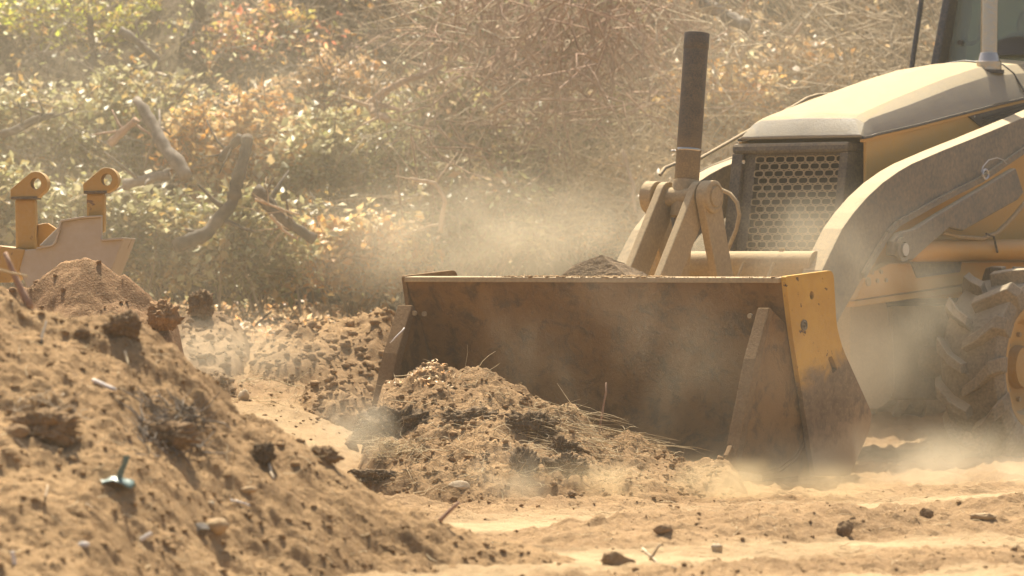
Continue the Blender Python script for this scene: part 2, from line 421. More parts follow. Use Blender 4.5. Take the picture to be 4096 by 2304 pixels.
def rock(name, loc, size, mat, label, cat, seed=0, sub=3, rough=.22, dims=(1, 1, .8), rz=0., group=None, cut=0, parent=None):
    r = np.random.default_rng(seed); V, F = ICO[sub]; V = V.copy()
    if cut:
        for k in range(cut):
            nrm = r.normal(size=3); nrm /= np.linalg.norm(nrm); dd = V @ nrm; lim = r.uniform(.55, .8); V = V-np.clip(dd-lim, 0, None)[:, None]*nrm
    def f3(k, oc, sd): return (fbm(V[:, 0]+seed, V[:, 1], k, oc, sd)+fbm(V[:, 1]+seed, V[:, 2]+5, k, oc, sd+3)+fbm(V[:, 2]+9, V[:, 0]+seed, k, oc, sd+6))*.62
    n = f3(1.4, 4, seed+60)
    if sub > 3: n = n+.8*np.abs(f3(5, 4, seed+80))+.4*f3(13, 3, seed+90)-.25
    V = V*(1+rough*n)[:, None]*np.array(dims)*size
    V[:, 2] -= V[:, 2].min()*.75
    o = npmesh(name, V, F, mat, parent, True); o.location = loc; o.rotation_euler = (0, 0, rz)
    if cat: tag(o, label, cat, group)
    return o
def wob(a, b, n=6, amp=.05, sag=0., seed=None):
    r = np.random.default_rng(seed) if seed is not None else RNG
    a = np.array(a, float); b = np.array(b, float); L = np.linalg.norm(b-a); t = np.linspace(0, 1, n)[:, None]
    p = a+(b-a)*t; k = r.normal(size=(n, 3))*amp*L; k[0] = 0; k = np.cumsum(k, 0)*.6; k -= t*k[-1]
    p = p+k; p[:, 2] += sag*L*4*(t*(1-t))[:, 0]
    return [tuple(q) for q in p]
def strips(name, A, B, width, mat, parent=None, bend=.12, col=None):
    """many thin curved blades in one mesh: 3 segments, triangular section"""
    n = len(A); A = np.asarray(A); B = np.asarray(B); L = np.linalg.norm(B-A, axis=1)[:, None]
    T = (B-A)/np.maximum(L, 1e-6); R = RNG.normal(size=(n, 3)); R -= (R*T).sum(1)[:, None]*T; R /= np.linalg.norm(R, axis=1)[:, None]
    S = np.cross(T, R); w = np.broadcast_to(np.asarray(width).reshape(-1, 1), (n, 1))
    V = []
    for i, t in enumerate((0, .33, .67, 1.0)):
        c = A+(B-A)*t+R*L*bend*4*t*(1-t)*RNG.uniform(.2, 1, (n, 1)); ww = w*(1, .9, .75, .35)[i]
        for k in range(3):
            a = 2*math.pi*k/3; V.append(c+(R*math.cos(a)+S*math.sin(a))*ww)
    V = np.stack(V, 1); F0 = []
    for i in range(3):
        for k in range(3): F0.append((i*3+k, i*3+(k+1) % 3, i*3+3+(k+1) % 3, i*3+3+k))
    F = (np.array(F0)[None]+(np.arange(n)*12)[:, None, None]).reshape(-1, 4)
    c = np.repeat(col, 12, 0) if col is not None else None
    return npmesh(name, V, F, mat, parent, True, col=c)
LEAF = np.array([(0, 0, 0), (.42, .30, .06), (1, 0, -.05), (.42, -.30, .06), (.48, 0, -.05)]); LEAFF = np.array([(0, 1, 4), (1, 2, 4), (2, 3, 4), (3, 0, 4)])
def leaves(name, pts, sizes, cols, parent=None, flatness=.5):
    n = len(pts); R = rotm(n); L = LEAF[None]*np.asarray(sizes)[:, None, None]
    L = L*np.stack([np.ones(n), RNG.uniform(.7, 1.3, n), RNG.uniform(-2.5, 3, n)], 1)[:, None, :]
    # part of the leaves hang nearly level, the rest any way
    a = RNG.uniform(0, 2*math.pi, n); ca, sa = np.cos(a), np.sin(a); z = np.zeros(n); o = np.ones(n)
    tilt = RNG.normal(0, .45, n); ct, st = np.cos(tilt), np.sin(tilt)
    Rz = np.stack([ca*ct, -sa, ca*st, sa*ct, ca, sa*st, -st, z, ct], 1).reshape(n, 3, 3)
    m = RNG.random(n) < flatness; R[m] = Rz[m]
    V = np.einsum('nij,nkj->nki', R, L)+np.asarray(pts)[:, None, :]
    F = (LEAFF[None]+(np.arange(n)*5)[:, None, None]).reshape(-1, 3)
    return npmesh(name, V, F, M['leaf'], parent, False, col=np.repeat(cols, 5, 0))
PAL = {  # pale cream entries paint sunlit leaf highlights into the colour
 'olive': [(.20, .20, .07), (.27, .26, .11), (.36, .34, .18), (.22, .17, .08), (.52, .47, .30), (.38, .23, .07)],
 'lime': [(.42, .44, .04), (.30, .34, .05), (.48, .44, .10), (.26, .24, .08), (.46, .26, .10)],
 'pink': [(.55, .18, .10), (.58, .26, .16), (.40, .38, .08), (.46, .28, .12), (.30, .23, .11)],
 'orange': [(.55, .27, .05), (.46, .24, .07), (.58, .38, .15), (.30, .21, .09), (.60, .48, .30)],
 'tan': [(.40, .28, .15), (.30, .20, .10), (.48, .37, .22), (.23, .16, .08), (.46, .25, .09)],
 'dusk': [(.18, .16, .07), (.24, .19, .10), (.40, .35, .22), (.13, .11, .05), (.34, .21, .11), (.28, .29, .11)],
}
def pick(pal, n):
    p = np.array(PAL[pal]); c = p[RNG.integers(0, len(p), n)]*RNG.uniform(.7, 1.45, (n, 1))*1.3; return np.clip(c, .01, .85)

# ------------------------------------------------------------------ the bank and the brush on it
def bank_z(x, y):
    x = np.asarray(x, float); y = np.asarray(y, float)
    f = 29.6+.5*fbm(x, y*0, .35, 2, 71)
    return base_z(x, y)-.15+np.clip(y-f, 0, 14)*.62*smooth(0, 1.5, y-f)+.22*fbm(x, y, .8, 3, 72)*smooth(0, 1, y-f)+.05*fbm(x, y, 5, 3, 73)
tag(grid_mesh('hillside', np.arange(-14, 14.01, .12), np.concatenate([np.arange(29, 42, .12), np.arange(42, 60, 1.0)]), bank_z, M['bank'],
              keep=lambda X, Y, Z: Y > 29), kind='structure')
def shrub(px, py, d, rx, rz_, n, pal, label, stems='twig', ns=12, leaf=.082, group='shrubs on the bank', flat=.5):
    c = P(px, py, d); bz = float(bank_z(c.x, c.y)) if c.y > 29.3 else float(ground_z(c.x, c.y))
    root = empty('shrub', (c.x, c.y, min(bz, c.z-rz_*.5))); o = np.array(root.location)
    tag(root, label, 'shrub', group)
    nc = max(10, n//26); cen = RNG.normal(size=(nc, 3)); cen /= np.linalg.norm(cen, axis=1)[:, None]
    cen = cen*(RNG.random((nc, 1))**.45); cen[:, 1] = -np.abs(cen[:, 1])*.6+cen[:, 1]*.4
    cen = cen*np.array([rx, rx*.7, rz_])+np.array(c)-o
    k = RNG.integers(0, nc, n); pts = cen[k]+RNG.normal(size=(n, 3))*np.array([.075, .075, .06])
    cc = pick(pal, nc)*.5; cols = cc[k]+pick(pal, n)*.5
    leaves('foliage', pts, RNG.uniform(.55, 1.25, n)*leaf, cols, root, flat)
    b = MB()
    for i in range(ns):
        e = cen[RNG.integers(0, nc)]; p = wob(np.array([RNG.normal()*.1, RNG.normal()*.1, 0]), e, 6, .06, .08)
        r0 = RNG.uniform(.006, .014); b.tube(p, list(np.linspace(r0, .003, 6)), 5, False)
    o2 = npmesh('stems', b.v, b.f, M[stems], root, True)
    tw = cen[RNG.integers(0, nc, nc*2)]; strips('twigs', tw+RNG.normal(size=tw.shape)*.12, tw+RNG.normal(size=tw.shape)*.16, RNG.uniform(.0015, .0035, len(tw)), M[stems], root)
    return root
SH = [
 # px, py, d, rx, rz, leaves, palette, label
 (120, 880, 28.8, .62, .42, 3200, 'olive', 'dusty olive shrub behind the yellow hinge ears at the left edge'),
 (560, 930, 29.2, .60, .42, 3200, 'olive', 'pale olive shrub right of the yellow hinge ears, full of white glints'),
 (1000, 960, 29.0, .60, .36, 3000, 'olive', 'low olive shrub under the forked dark log'),
 (1420, 1010, 29.4, .55, .30, 2600, 'orange', 'low orange and cream shrub just left of the bucket corner'),
 (100, 560, 31.2, .80, .50, 3300, 'olive', 'grey-green shrub half way up the left edge'),
 (560, 520, 31.6, .70, .45, 3000, 'olive', 'olive shrub behind the leaning grey log'),
 (980, 620, 31.0, .70, .48, 3200, 'orange', 'orange-tinged shrub above the forked dark log'),
 (1380, 640, 30.6, .60, .45, 2800, 'olive', 'tawny olive shrub beside the peeled forked branch'),
 (200, 180, 33.6, .75, .50, 3000, 'lime', 'yellow-green shrub in the upper left corner'),
 (620, 210, 33.8, .70, .45, 2800, 'lime', 'lime-leaved shrub around the upright dark stem'),
 (1060, 260, 33.4, .75, .48, 3200, 'pink', 'pink and orange shrub in the upper middle left'),
 (1480, 150, 34.0, .70, .48, 2800, 'pink', 'reddish autumn shrub at the top, left of the brush tangle'),
 (1380, 400, 32.2, .60, .40, 2600, 'tan', 'tan shrub over the peeled forked branch'),
 (760, 30, 35.2, .9, .5, 2600, 'tan', 'brown shrub at the top edge between two lime shrubs'),
 (1880, 860, 29.8, .60, .42, 2600, 'dusk', 'shaded olive shrub just above the rising dust'),
 (1800, 520, 31.2, .62, .46, 2500, 'dusk', 'dusky shrub under the arched red stem'),
 (2250, 560, 31.0, .62, .50, 2400, 'dusk', 'dark hollow shrub left of the upright cylinder'),
 (1950, 170, 33.4, .75, .52, 2700, 'dusk', 'muted green shrub at the top centre'),
 (2420, 150, 33.2, .70, .50, 2600, 'dusk', 'grey-brown shrub left of the cylinder top'),
 (2880, 430, 31.4, .55, .40, 2200, 'orange', 'orange and cream shrub right of the upright cylinder'),
 (3150, 290, 32.0, .60, .45, 1900, 'tan', 'tan shrub above the front of the hood'),
 (3000, 60, 34.0, .8, .5, 2200, 'tan', 'straw-brown shrub under the thick top branch'),
 (3480, 120, 33.4, .75, .6, 2200, 'tan', 'reddish dry shrub left of the cab'),
 (4000, 100, 34.0, .9, .8, 2200, 'olive', 'green shrub seen through the cab window'),
 (2560, 830, 30.2, .55, .40, 1300, 'tan', 'thin dry shrub behind the bell crank'),
 (3700, 500, 33, .9, .6, 1500, 'tan', 'dry shrub hidden behind the hood'),
 (-500, 500, 31.5, 1.0, .9, 2500, 'olive', 'olive shrub just outside the left edge'),
]
for q in SH[:25]:
    q = list(q); q[5] = int(q[5]*(.72 if q[6] in ('dusk', 'tan') else 1.0))
    shrub(*q, stems='redbark' if q[6] == 'dusk' else 'twig', ns=36 if q[6] in ('dusk', 'tan') else 14)

def limb(pts, r0, r1, mat, label, name='branch', n=9, cat='branch', group=None, sub=4):
    """a broken limb: bent tapered tube with a few stub twigs"""
    pts = [np.array(P(x_, y_, d_-.75)) for x_, y_, d_ in pts]; o = pts[0].copy(); path = []; r0 *= 1.12; r1 *= 1.12
    for i in range(len(pts)-1):
        seg = wob(pts[i], pts[i+1], 9, .022); path += seg if i == 0 else seg[1:]
    path = [np.array(q)-o for q in path]
    r = np.linspace(r0, r1, len(path))*(1+.13*RNG.normal(size=len(path)))
    b = MB(); b.tube(path, list(r), n)
    for k in range(sub):
        i = RNG.integers(2, len(path)-1); dv = RNG.normal(size=3)*np.array([1, .6, 1]); dv /= np.linalg.norm(dv)
        b2 = wob(path[i], path[i]+dv*RNG.uniform(.12, .35), 4, .06); b.tube(b2, list(np.linspace(r[i]*.45, r[i]*.15, 4)), 6)
    ob = npmesh(name, b.v, b.f, M[mat], None, True); ob.location = o
    tag(ob, label, cat, group); return ob
limb([(545, 400, 29.2), (640, 560, 29.0), (745, 710, 28.8)], .032, .045, 'bark', 'lichen-grey log leaning down to the right over the olive shrubs', 'log', cat='log')
limb([(440, 575, 29.3), (545, 480, 29.2)], .03, .022, 'redbark', 'short reddish limb crossing the upper end of the grey log')
limb([(990, 545, 28.9), (960, 690, 28.8), (930, 810, 28.8), (830, 930, 28.7), (700, 985, 28.6)], .034, .05, 'darkbark', 'dark crooked log bending down beside the low olive shrub', 'log', cat='log')
limb([(965, 545, 28.9), (880, 640, 29.0)], .030, .02, 'darkbark', 'stub of dark limb hooked on top of the crooked log')
limb([(490, 740, 28.9), (600, 715, 28.9), (680, 700, 28.9)], .035, .03, 'bark', 'level grey limb at the foot of the leaning log')
limb([(1020, 760, 28.7), (1130, 880, 28.7), (1260, 960, 28.7)], .045, .03, 'darkbark', 'thick dark log sloping right under the orange leaves', 'log', cat='log')
limb([(360, 60, 33), (375, 220, 33), (365, 360, 32.8)], .022, .03, 'darkbark', 'upright dark stem among the lime leaves')
limb([(790, 0, 34), (800, 90, 34), (740, 170, 33.8)], .05, .04, 'darkbark', 'thick dark trunk piece at the top edge')
limb([(480, 120, 33), (590, 200, 33), (640, 250, 33)], .03, .02, 'bark', 'slanting grey limb below the brown top shrub')
limb([(0, 540, 30.5), (140, 480, 30.5), (220, 460, 30.5)], .03, .02, 'darkbark', 'dark limb rising from the left edge')
limb([(1480, 415, 30.4), (1575, 345, 30.3), (1660, 310, 30.3), (1770, 260, 30.4)], .030, .016, 'redbark', 'brown upper arm of the fork rising to the right')
limb([(1475, 412, 30.4), (1500, 455, 30.3), (1555, 480, 30.2)], .032, .025, 'peeled', 'pale peeled stub of the fork')
limb([(1500, 410, 30.3), (1600, 440, 30.3)], .018, .012, 'redbark', 'thin red side limb of the fork')
limb([(1960, 450, 30.3), (2030, 405, 30.2), (2200, 398, 30.2), (2360, 400, 30.2), (2460, 445, 30.2)], .010, .007, 'redbark', 'long arched red stem across the dark hollow', 'stem', cat='stem')
limb([(1640, 715, 29.2), (1740, 735, 29.2), (1780, 800, 29.2), (1760, 930, 29.2)], .012, .016, 'peeled', 'bleached crooked stick hanging above the dust', 'stick', cat='stick')
limb([(2730, -40, 32), (2880, 45, 31.8), (2990, 110, 31.6)], .05, .042, 'bark', 'thick grey branch entering from the top right of the cylinder', 'log', cat='log')
limb([(2770, -10, 31.5), (2790, 60, 31.5), (2790, 125, 31.5)], .016, .012, 'peeled', 'pale thin stick standing on the cylinder top in line of sight', 'stick', cat='stick')
limb([(3020, 90, 31.5), (2960, 250, 31.5), (2870, 270, 31.4)], .012, .008, 'twig', 'forked straw-coloured stick right of the thick branch', 'stick', cat='stick')
limb([(3210, 90, 32), (3130, 200, 32), (3120, 260, 32)], .012, .009, 'peeled', 'pale stick above the hood tip', 'stick', cat='stick')
limb([(2490, 600, 30), (2520, 700, 29.9), (2540, 850, 29.8)], .014, .010, 'peeled', 'upright pale stick left of the bell crank', 'stick', cat='stick')
limb([(1020, 800, 28.3), (1110, 830, 28.3), (1200, 860, 28.3)], .010, .006, 'peeled', 'bleached twig crossing the sloping dark log', 'twig', cat='twig')
limb([(1080, 860, 28.2), (1130, 920, 28.2), (1190, 960, 28.2)], .010, .006, 'peeled', 'second bleached twig, running down right of the first', 'twig', cat='twig')
limb([(2340, 200, 31), (2420, 290, 31), (2380, 330, 31)], .010, .006, 'peeled', 'short bleached twig in the grey-brown shrub', 'twig', cat='twig')
limb([(1990, 110, 31), (2040, 150, 30.9), (2060, 190, 30.9)], .018, .012, 'peeled', 'pale broken knuckle of wood at the top centre', 'stick', cat='stick')

# tangle of thin dry stems over the bank: nobody could count them
def tangle(name, n, px, py, d, sp, ln, w, mat, cols=None):
    nc = max(20, n//28); cpx = RNG.uniform(*px, nc); cpy = RNG.uniform(*py, nc); cd = RNG.uniform(*d, nc); cdir = RNG.normal(size=(nc, 3))*np.array([1, .4, .9])
    k = RNG.integers(0, nc, n); u = RNG.normal(size=(n, 2))*np.array([130, 90]); qx = cpx[k]+u[:, 0]; qy = cpy[k]+u[:, 1]; dd_ = cd[k]+RNG.normal(size=n)*.15
    A = np.stack([(qx-2048)*dd_/FPX, dd_, CAMZ+(HOR-qy)*dd_/FPX], 1)
    bz = bank_z(A[:, 0], A[:, 1]); A[:, 2] = np.maximum(A[:, 2], bz+.02)
    D = cdir[k]*.8+RNG.normal(size=(n, 3))*np.array([.7, .4, .6]); D /= np.linalg.norm(D, axis=1)[:, None]
    B = A+D*RNG.uniform(*ln, (n, 1)); return tag(strips(name, A, B, RNG.uniform(*w, n), M[mat], bend=sp), kind='stuff')
tangle('brush_twigs', 3800, (1500, 4300), (-80, 950), (29.4, 34), .22, (.15, .8), (.002, .008), 'twig')
tangle('bramble_stems', 1300, (1600, 2750), (-60, 900), (29.2, 33), .3, (.2, 1.0), (.003, .011), 'redbark')
tangle('grey_twigs', 1500, (-300, 1700), (-80, 1100), (28.8, 34), .15, (.12, .5), (.002, .005), 'bark')
tangle('straw_litter', 900, (2300, 3000), (560, 820), (29.3, 30.5), .12, (.15, .5), (.002, .004), 'straw')
n = 11000
px = RNG.uniform(-400, 4500, n); py = RNG.uniform(-120, 1120, n); dd = RNG.uniform(29.6, 37, n)
A = np.stack([(px-2048)*dd/FPX, dd, CAMZ+(HOR-py)*dd/FPX], 1); bz = bank_z(A[:, 0], A[:, 1]); A[:, 2] = bz+RNG.random(n)**2*.5
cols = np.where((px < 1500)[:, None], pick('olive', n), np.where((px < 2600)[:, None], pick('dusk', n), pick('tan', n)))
m = RNG.random(n) < .25; cols[m] = pick('orange', n)[m]
tag(leaves('fallen_leaves', A, RNG.uniform(.04, .08, n), cols, None, .6), kind='stuff')
# pale leaf litter on the flat in front of the bank
n = 3600
px = RNG.uniform(-200, 2400, n); dd = RNG.uniform(26.5, 30, n); X = (px-2048)*dd/FPX
A = np.stack([X, dd, ground_z(X, dd)+.02+RNG.random(n)*.05], 1)
tag(leaves('leaf_litter', A, RNG.uniform(.03, .065, n), pick('tan', n)*1.25+.05, None, .6), kind='stuff')

# ------------------------------------------------------------------ the backhoe loader (local axes: x forward, y to its left, z up)
PHI = math.radians(35)
H2 = (-math.sin(PHI), -math.cos(PHI)); L2 = (math.cos(PHI), -math.sin(PHI)); O2 = (0.177, 21.703)
def at_s(px, py, s):
    """sight line met with the plane y'=s -> (forward, z)"""
    k = (px-2048)/FPX; ax = O2[0]+L2[0]*s; ay = O2[1]+L2[1]*s
    f = (k*ay-ax)/(H2[0]-k*H2[1]); Y = ay+H2[1]*f
    return f, CAMZ+(HOR-py)*Y/FPX
def at_f(px, py, f):
    k = (px-2048)/FPX; ax = O2[0]+H2[0]*f; ay = O2[1]+H2[1]*f
    s = (k*ay-ax)/(L2[0]-k*L2[1]); Y = ay+L2[1]*s
    return s, CAMZ+(HOR-py)*Y/FPX
def poly_s(pts, s): return [at_s(x, y, s) for x, y in pts]
LD = empty('backhoe_loader', (O2[0], O2[1], 0), math.atan2(H2[1], H2[0]))
tag(LD, 'dusty yellow and black backhoe loader pushing soil with its wide front bucket', 'loader')
SR, SLf = 1.225, -1.29                        # outer faces of the bucket ends

# bucket: curved mouldboard with thickness
prof = [(-.452, 1.072), (-.475, 1.00), (-.53, .90), (-.61, .78), (-.69, .64), (-.745, .49), (-.755, .36), (-.72, .24), (-.62, .14), (-.46, .085), (-.2, .06), (-.005, .045)]
prof = [(x, z) for x, z in prof]
V = []; F = []; ns = 60; npf = len(prof)
ss = np.linspace(SLf+.035, SR-.035, ns)
for off in (0, 1):
    for s in ss:
        for i, (x, z) in enumerate(prof):
            a = prof[max(i-1, 0)]; b = prof[min(i+1, npf-1)]; tx, tz = b[0]-a[0], b[1]-a[1]; l = math.hypot(tx, tz)
            d = .022*off; dent = .006*float(fbm(s*3, z*3, 1, 3, 90)); V.append((x+tz/l*(d+dent), s, z-tx/l*(d)*1.0))
n1 = ns*npf
for j in range(ns-1):
    for i in range(npf-1):
        a = j*npf+i; F.append((a, a+1, a+npf+1, a+npf)); F.append((n1+a, n1+a+npf, n1+a+npf+1, n1+a+1))
for j in range(ns-1):
    for i in (0, npf-1):
        a = j*npf+i; F.append((a, a+npf, n1+a+npf, n1+a))
bk = npmesh('bucket', V, F, M['bucket'], LD, True); bm_fix(bk.data)
e = bk.modifiers.new('split', 'EDGE_SPLIT'); e.split_angle = math.radians(45)
tag(bk, 'rust-brown hollow bucket face in shade')
MB().prism([(-.43, 1.055), (-.432, 1.083), (-.52, 1.088), (-.93, 1.075), (-.93, 1.05), (-.50, 1.06)], SLf+.036, SR-.036).build('top_lip', M['linkage'], bk, .004)
# back sheet of the bucket, seen only from behind
MB().prism([(-.93, 1.07), (-1.02, .70), (-1.33, .36), (-1.28, .26), (-1.10, .03), (-1.06, .03), (-1.2, .30), (-.98, .68), (-.90, 1.05)], SLf+.04, SR-.04).build('back_sheet', M['yellow'], bk, .004)
MB().prism([(-.02, .085), (.035, .035), (-.25, .02), (-.25, .055)], SLf+.02, SR-.02).build('cutting_edge', M['linkage'], bk, .003)
def rounded(poly, rads, k=5):
    out = []; n = len(poly)
    for i in range(n):
        p = Vector(poly[i]); a = Vector(poly[i-1]); b = Vector(poly[(i+1) % n]); r = rads[i] if i < len(rads) else 0
        if r <= 0: out.append(tuple(p)); continue
        u = (a-p).normalized(); v = (b-p).normalized(); A = p+u*r; B = p+v*r
        for j in range(k+1):
            t = j/k; out.append(tuple(A*(1-t)**2+p*2*t*(1-t)+B*t*t))
    return out
EP = poly_s([(3143, 1105), (3335, 1080), (3347, 1300), (3370, 1390), (3490, 1655), (3478, 1725), (3400, 1905), (3260, 1905), (3165, 1300)], SR)
EP = rounded(EP, [.02, .05, .05, .05, .05, .03, .02, .01, .1])
def holed_plate(name, outline, holes, a, b, mat, parent, bevel=.003):
    """flat plate in the x,z plane with real holes, thickness from y=a to y=b"""
    bm = bmesh.new(); edges = []
    def loop(pts):
        vs = [bm.verts.new((x, a, z)) for x, z in pts]
        for i in range(len(vs)): edges.append(bm.edges.new((vs[i], vs[(i+1) % len(vs)])))
    loop(outline)
    for h in holes: loop(h)
    bmesh.ops.triangle_fill(bm, use_beauty=True, use_dissolve=True, edges=edges)
    g = bmesh.ops.extrude_face_region(bm, geom=bm.faces[:]); 
    for v in g['geom']:
        if isinstance(v, bmesh.types.BMVert): v.co.y = b
    bmesh.ops.recalc_face_normals(bm, faces=bm.faces)
    me = bpy.data.meshes.new(name); bm.to_mesh(me); bm.free(); me.materials.append(mat)
    o = bpy.data.objects.new(name, me); COL.objects.link(o); o.parent = parent
    if bevel:
        m = o.modifiers.new('bevel', 'BEVEL'); m.width = bevel; m.segments = 2; m.limit_method = 'ANGLE'; m.angle_limit = math.radians(50)
    return o
def circ(c, r, n=20): return [(c[0]+r*math.cos(2*math.pi*k/n), c[1]+r*math.sin(2*math.pi*k/n)) for k in range(n)]
h1 = circ(at_s(3248, 1181, SR), .022); h2 = circ(at_s(3214, 1301, SR), .026)
slot = rounded(poly_s([(3313, 1432), (3328, 1424), (3349, 1476), (3332, 1492)], SR), [.008]*4, 3)
for sgn, (a, b) in ((1, (SR-.032, SR)), (-1, (SLf, SLf+.032))):
    ep = holed_plate('end_plate', EP, [h1, slot], a, b, M['endplate'] if sgn > 0 else M['mud'], bk)
    tag(ep, 'chipped yellow end plate, scoured to bare steel below' if sgn > 0 else 'mud-brown far end plate')
    c = at_s(3214, 1301, SR); yy = SR if sgn > 0 else SLf
    MB().lathe([(.001, -.03), (.030, -.03), (.030, .008*sgn+0), (.020, .010*sgn), (.018, .004*sgn), (.009, .004*sgn), (.008, .012*sgn), (.001, .012*sgn)], (c[0], yy, c[1]), 'y', 20).build('bolt', M['blackframe'], bk)
# clam side: set inboard of the end plate, with a thick leading flange
CS = poly_s([(3110, 1235), (2966, 1900), (3030, 1915), (3275, 1908), (3175, 1300)], SR)
for sgn in (1, -1):
    y0 = SR-.062 if sgn > 0 else SLf+.062
    MB().prism(CS, y0, y0+.02).build('clam_side', M['bucket'], bk, .002)
    a = Vector(CS[0]); b = Vector(CS[1]); u = (b-a).normalized(); nrm = Vector((u.y, -u.x)) if u.y*0+1 else u
    nrm = Vector((-u.y, u.x));
    if nrm.x < 0: nrm = -nrm
    q = [a-u*.0, a+nrm*.018, a+u*.30+nrm*.045, b+nrm*.022, b-nrm*.03, a+u*.3-nrm*.012, a-nrm*.02]
    MB().prism([tuple(v) for v in q], y0-.05 if sgn > 0 else y0-.01, y0+.025 if sgn > 0 else y0+.09).build('side_flange', M['mud'], bk, .006)
    # worn corner tip on the cutting edge
    MB().prism([(-.03, .02), (.10, .02), (.075, .17), (.03, .22), (-.03, .12)], (SR-.06) if sgn > 0 else SLf+.0, (SR-.03) if sgn > 0 else SLf+.03).build('corner_tip', M['mud'], bk, .006)
    for (px_, py_) in ((3093, 1265), (3130, 1268)):
        c = at_s(px_, py_, SR)
        MB().lathe([(.001, 0), (.014, 0), (.014, .014), (.001, .014)], (c[0]-.04, y0-.10*sgn, c[1]), 'x', 12).build('bolt', M['linkage'], bk)

# tilt linkage between bucket and arms
F0, Z0 = at_s(2849, 787, .085)
lk = MB().lathe([(.001, -.20), (.055, -.20), (.055, .19), (.001, .19)], (F0, -.115, Z0), 'y', 24).build('bell_crank', M['linkage'], LD, 0, True)
def link(s, th, p0, p1, w0, w1, nm='link_plate'):
    a = Vector(p0); b = Vector(p1); u = (b-a).normalized(); n = Vector((-u.y, u.x)); pts = []
    for k in range(13):
        t = math.pi/2+math.pi*k/12; pts.append(tuple(a+n*(w0*math.sin(t))*1.0*(1 if True else 1)+u*(w0*math.cos(t))))
    pts += [tuple(b-n*w1), tuple(b+n*w1)]
    return MB().prism(pts, s-th/2, s+th/2).build(nm, M['linkage'], lk, .006)
ib = at_s(2672, 1105, 0.0); ob = at_s(2892, 1113, .06)
ext = lambda a, b, k: (a[0]+(b[0]-a[0])*k, a[1]+(b[1]-a[1])*k)
for s in (-.225, -.005): link(s, .048, (F0, Z0), ext((F0, Z0), ib, 1.5), .088, .085)
for s in (-.300, .055): link(s, .05, (F0, Z0), ext((F0, Z0), ob, 1.7), .092, .075)
for s, sg in ((.08, 1), (-.325, -1)):
    MB().lathe([(.001, -.02*sg), (.092, -.02*sg), (.092, .022*sg), (.078, .030*sg), (.070, .030*sg), (.066, .024*sg), (.058, .024*sg), (.054, .036*sg), (.001, .038*sg)], (F0, s, Z0), 'y', 32).build('pivot_cap', M['linkage'], lk, 0, True)
fb, zb = at_s(2747, 722, -.115); ft, zt = at_s(2788, 134, -.115)
cy = MB().tube([(fb, -.115, zb), (fb+(ft-fb)*.89, -.115, zb+(zt-zb)*.89), (ft, -.115, zt)], .070, 32).build('tilt_cylinder', M['barrel'], LD, .004, True)
d_ = Vector((ft-fb, 0, zt-zb)).normalized()
def ring(t0, t1, r, nm, mat): return MB().tube([Vector((fb, -.115, zb))+d_*t0, Vector((fb, -.115, zb))+d_*t1], r, 32).build(nm, mat, cy, .003, True)
LEN = math.hypot(ft-fb, zt-zb)
ring(LEN*.89, LEN*1.002, .0725, 'end_cap', M['barrel']); ring(LEN*.195, LEN*.215, .0725, 'clamp_band', M['chrome'])
ring(-.21, -.0, .080, 'clevis', M['linkage']); ring(-.55, -.2, .052, 'rod', M['linkage'])
c0 = Vector((fb, -.115, zb))+d_*LEN*.2
MB().tube([c0+Vector((.06, -.05, 0)), c0+Vector((.085, -.065, 0))], .006, 8).build('clamp_bolt', M['steel'], cy)

# torque tube across the arms
tt, tz = at_s(3240, 1058, .50)
tb = MB().lathe([(.001, -.60), (.076, -.60), (.076, .54), (.001, .54)], (tt, 0, tz), 'y', 32).build('torque_tube', M['linkage'], LD, 0, True)
c = at_f(3128, 1000, tt); MB().box((tt, c[0], tz+.082), (.03, .025, .02)).build('grease_fitting', M['linkage'], tb, .002)
for px_ in (2950, 3070):
    s1, z1 = at_f(px_+25, 1050, tt+.09); s0, z0 = at_f(px_, 1110, tt+.12)
    MB().tube([(tt+.12, s0, z0-.1), (tt+.12, s0, z0), (tt+.088, s1, z1)], .009, 8).build('hose', M['linkage'], tb, 0, True)

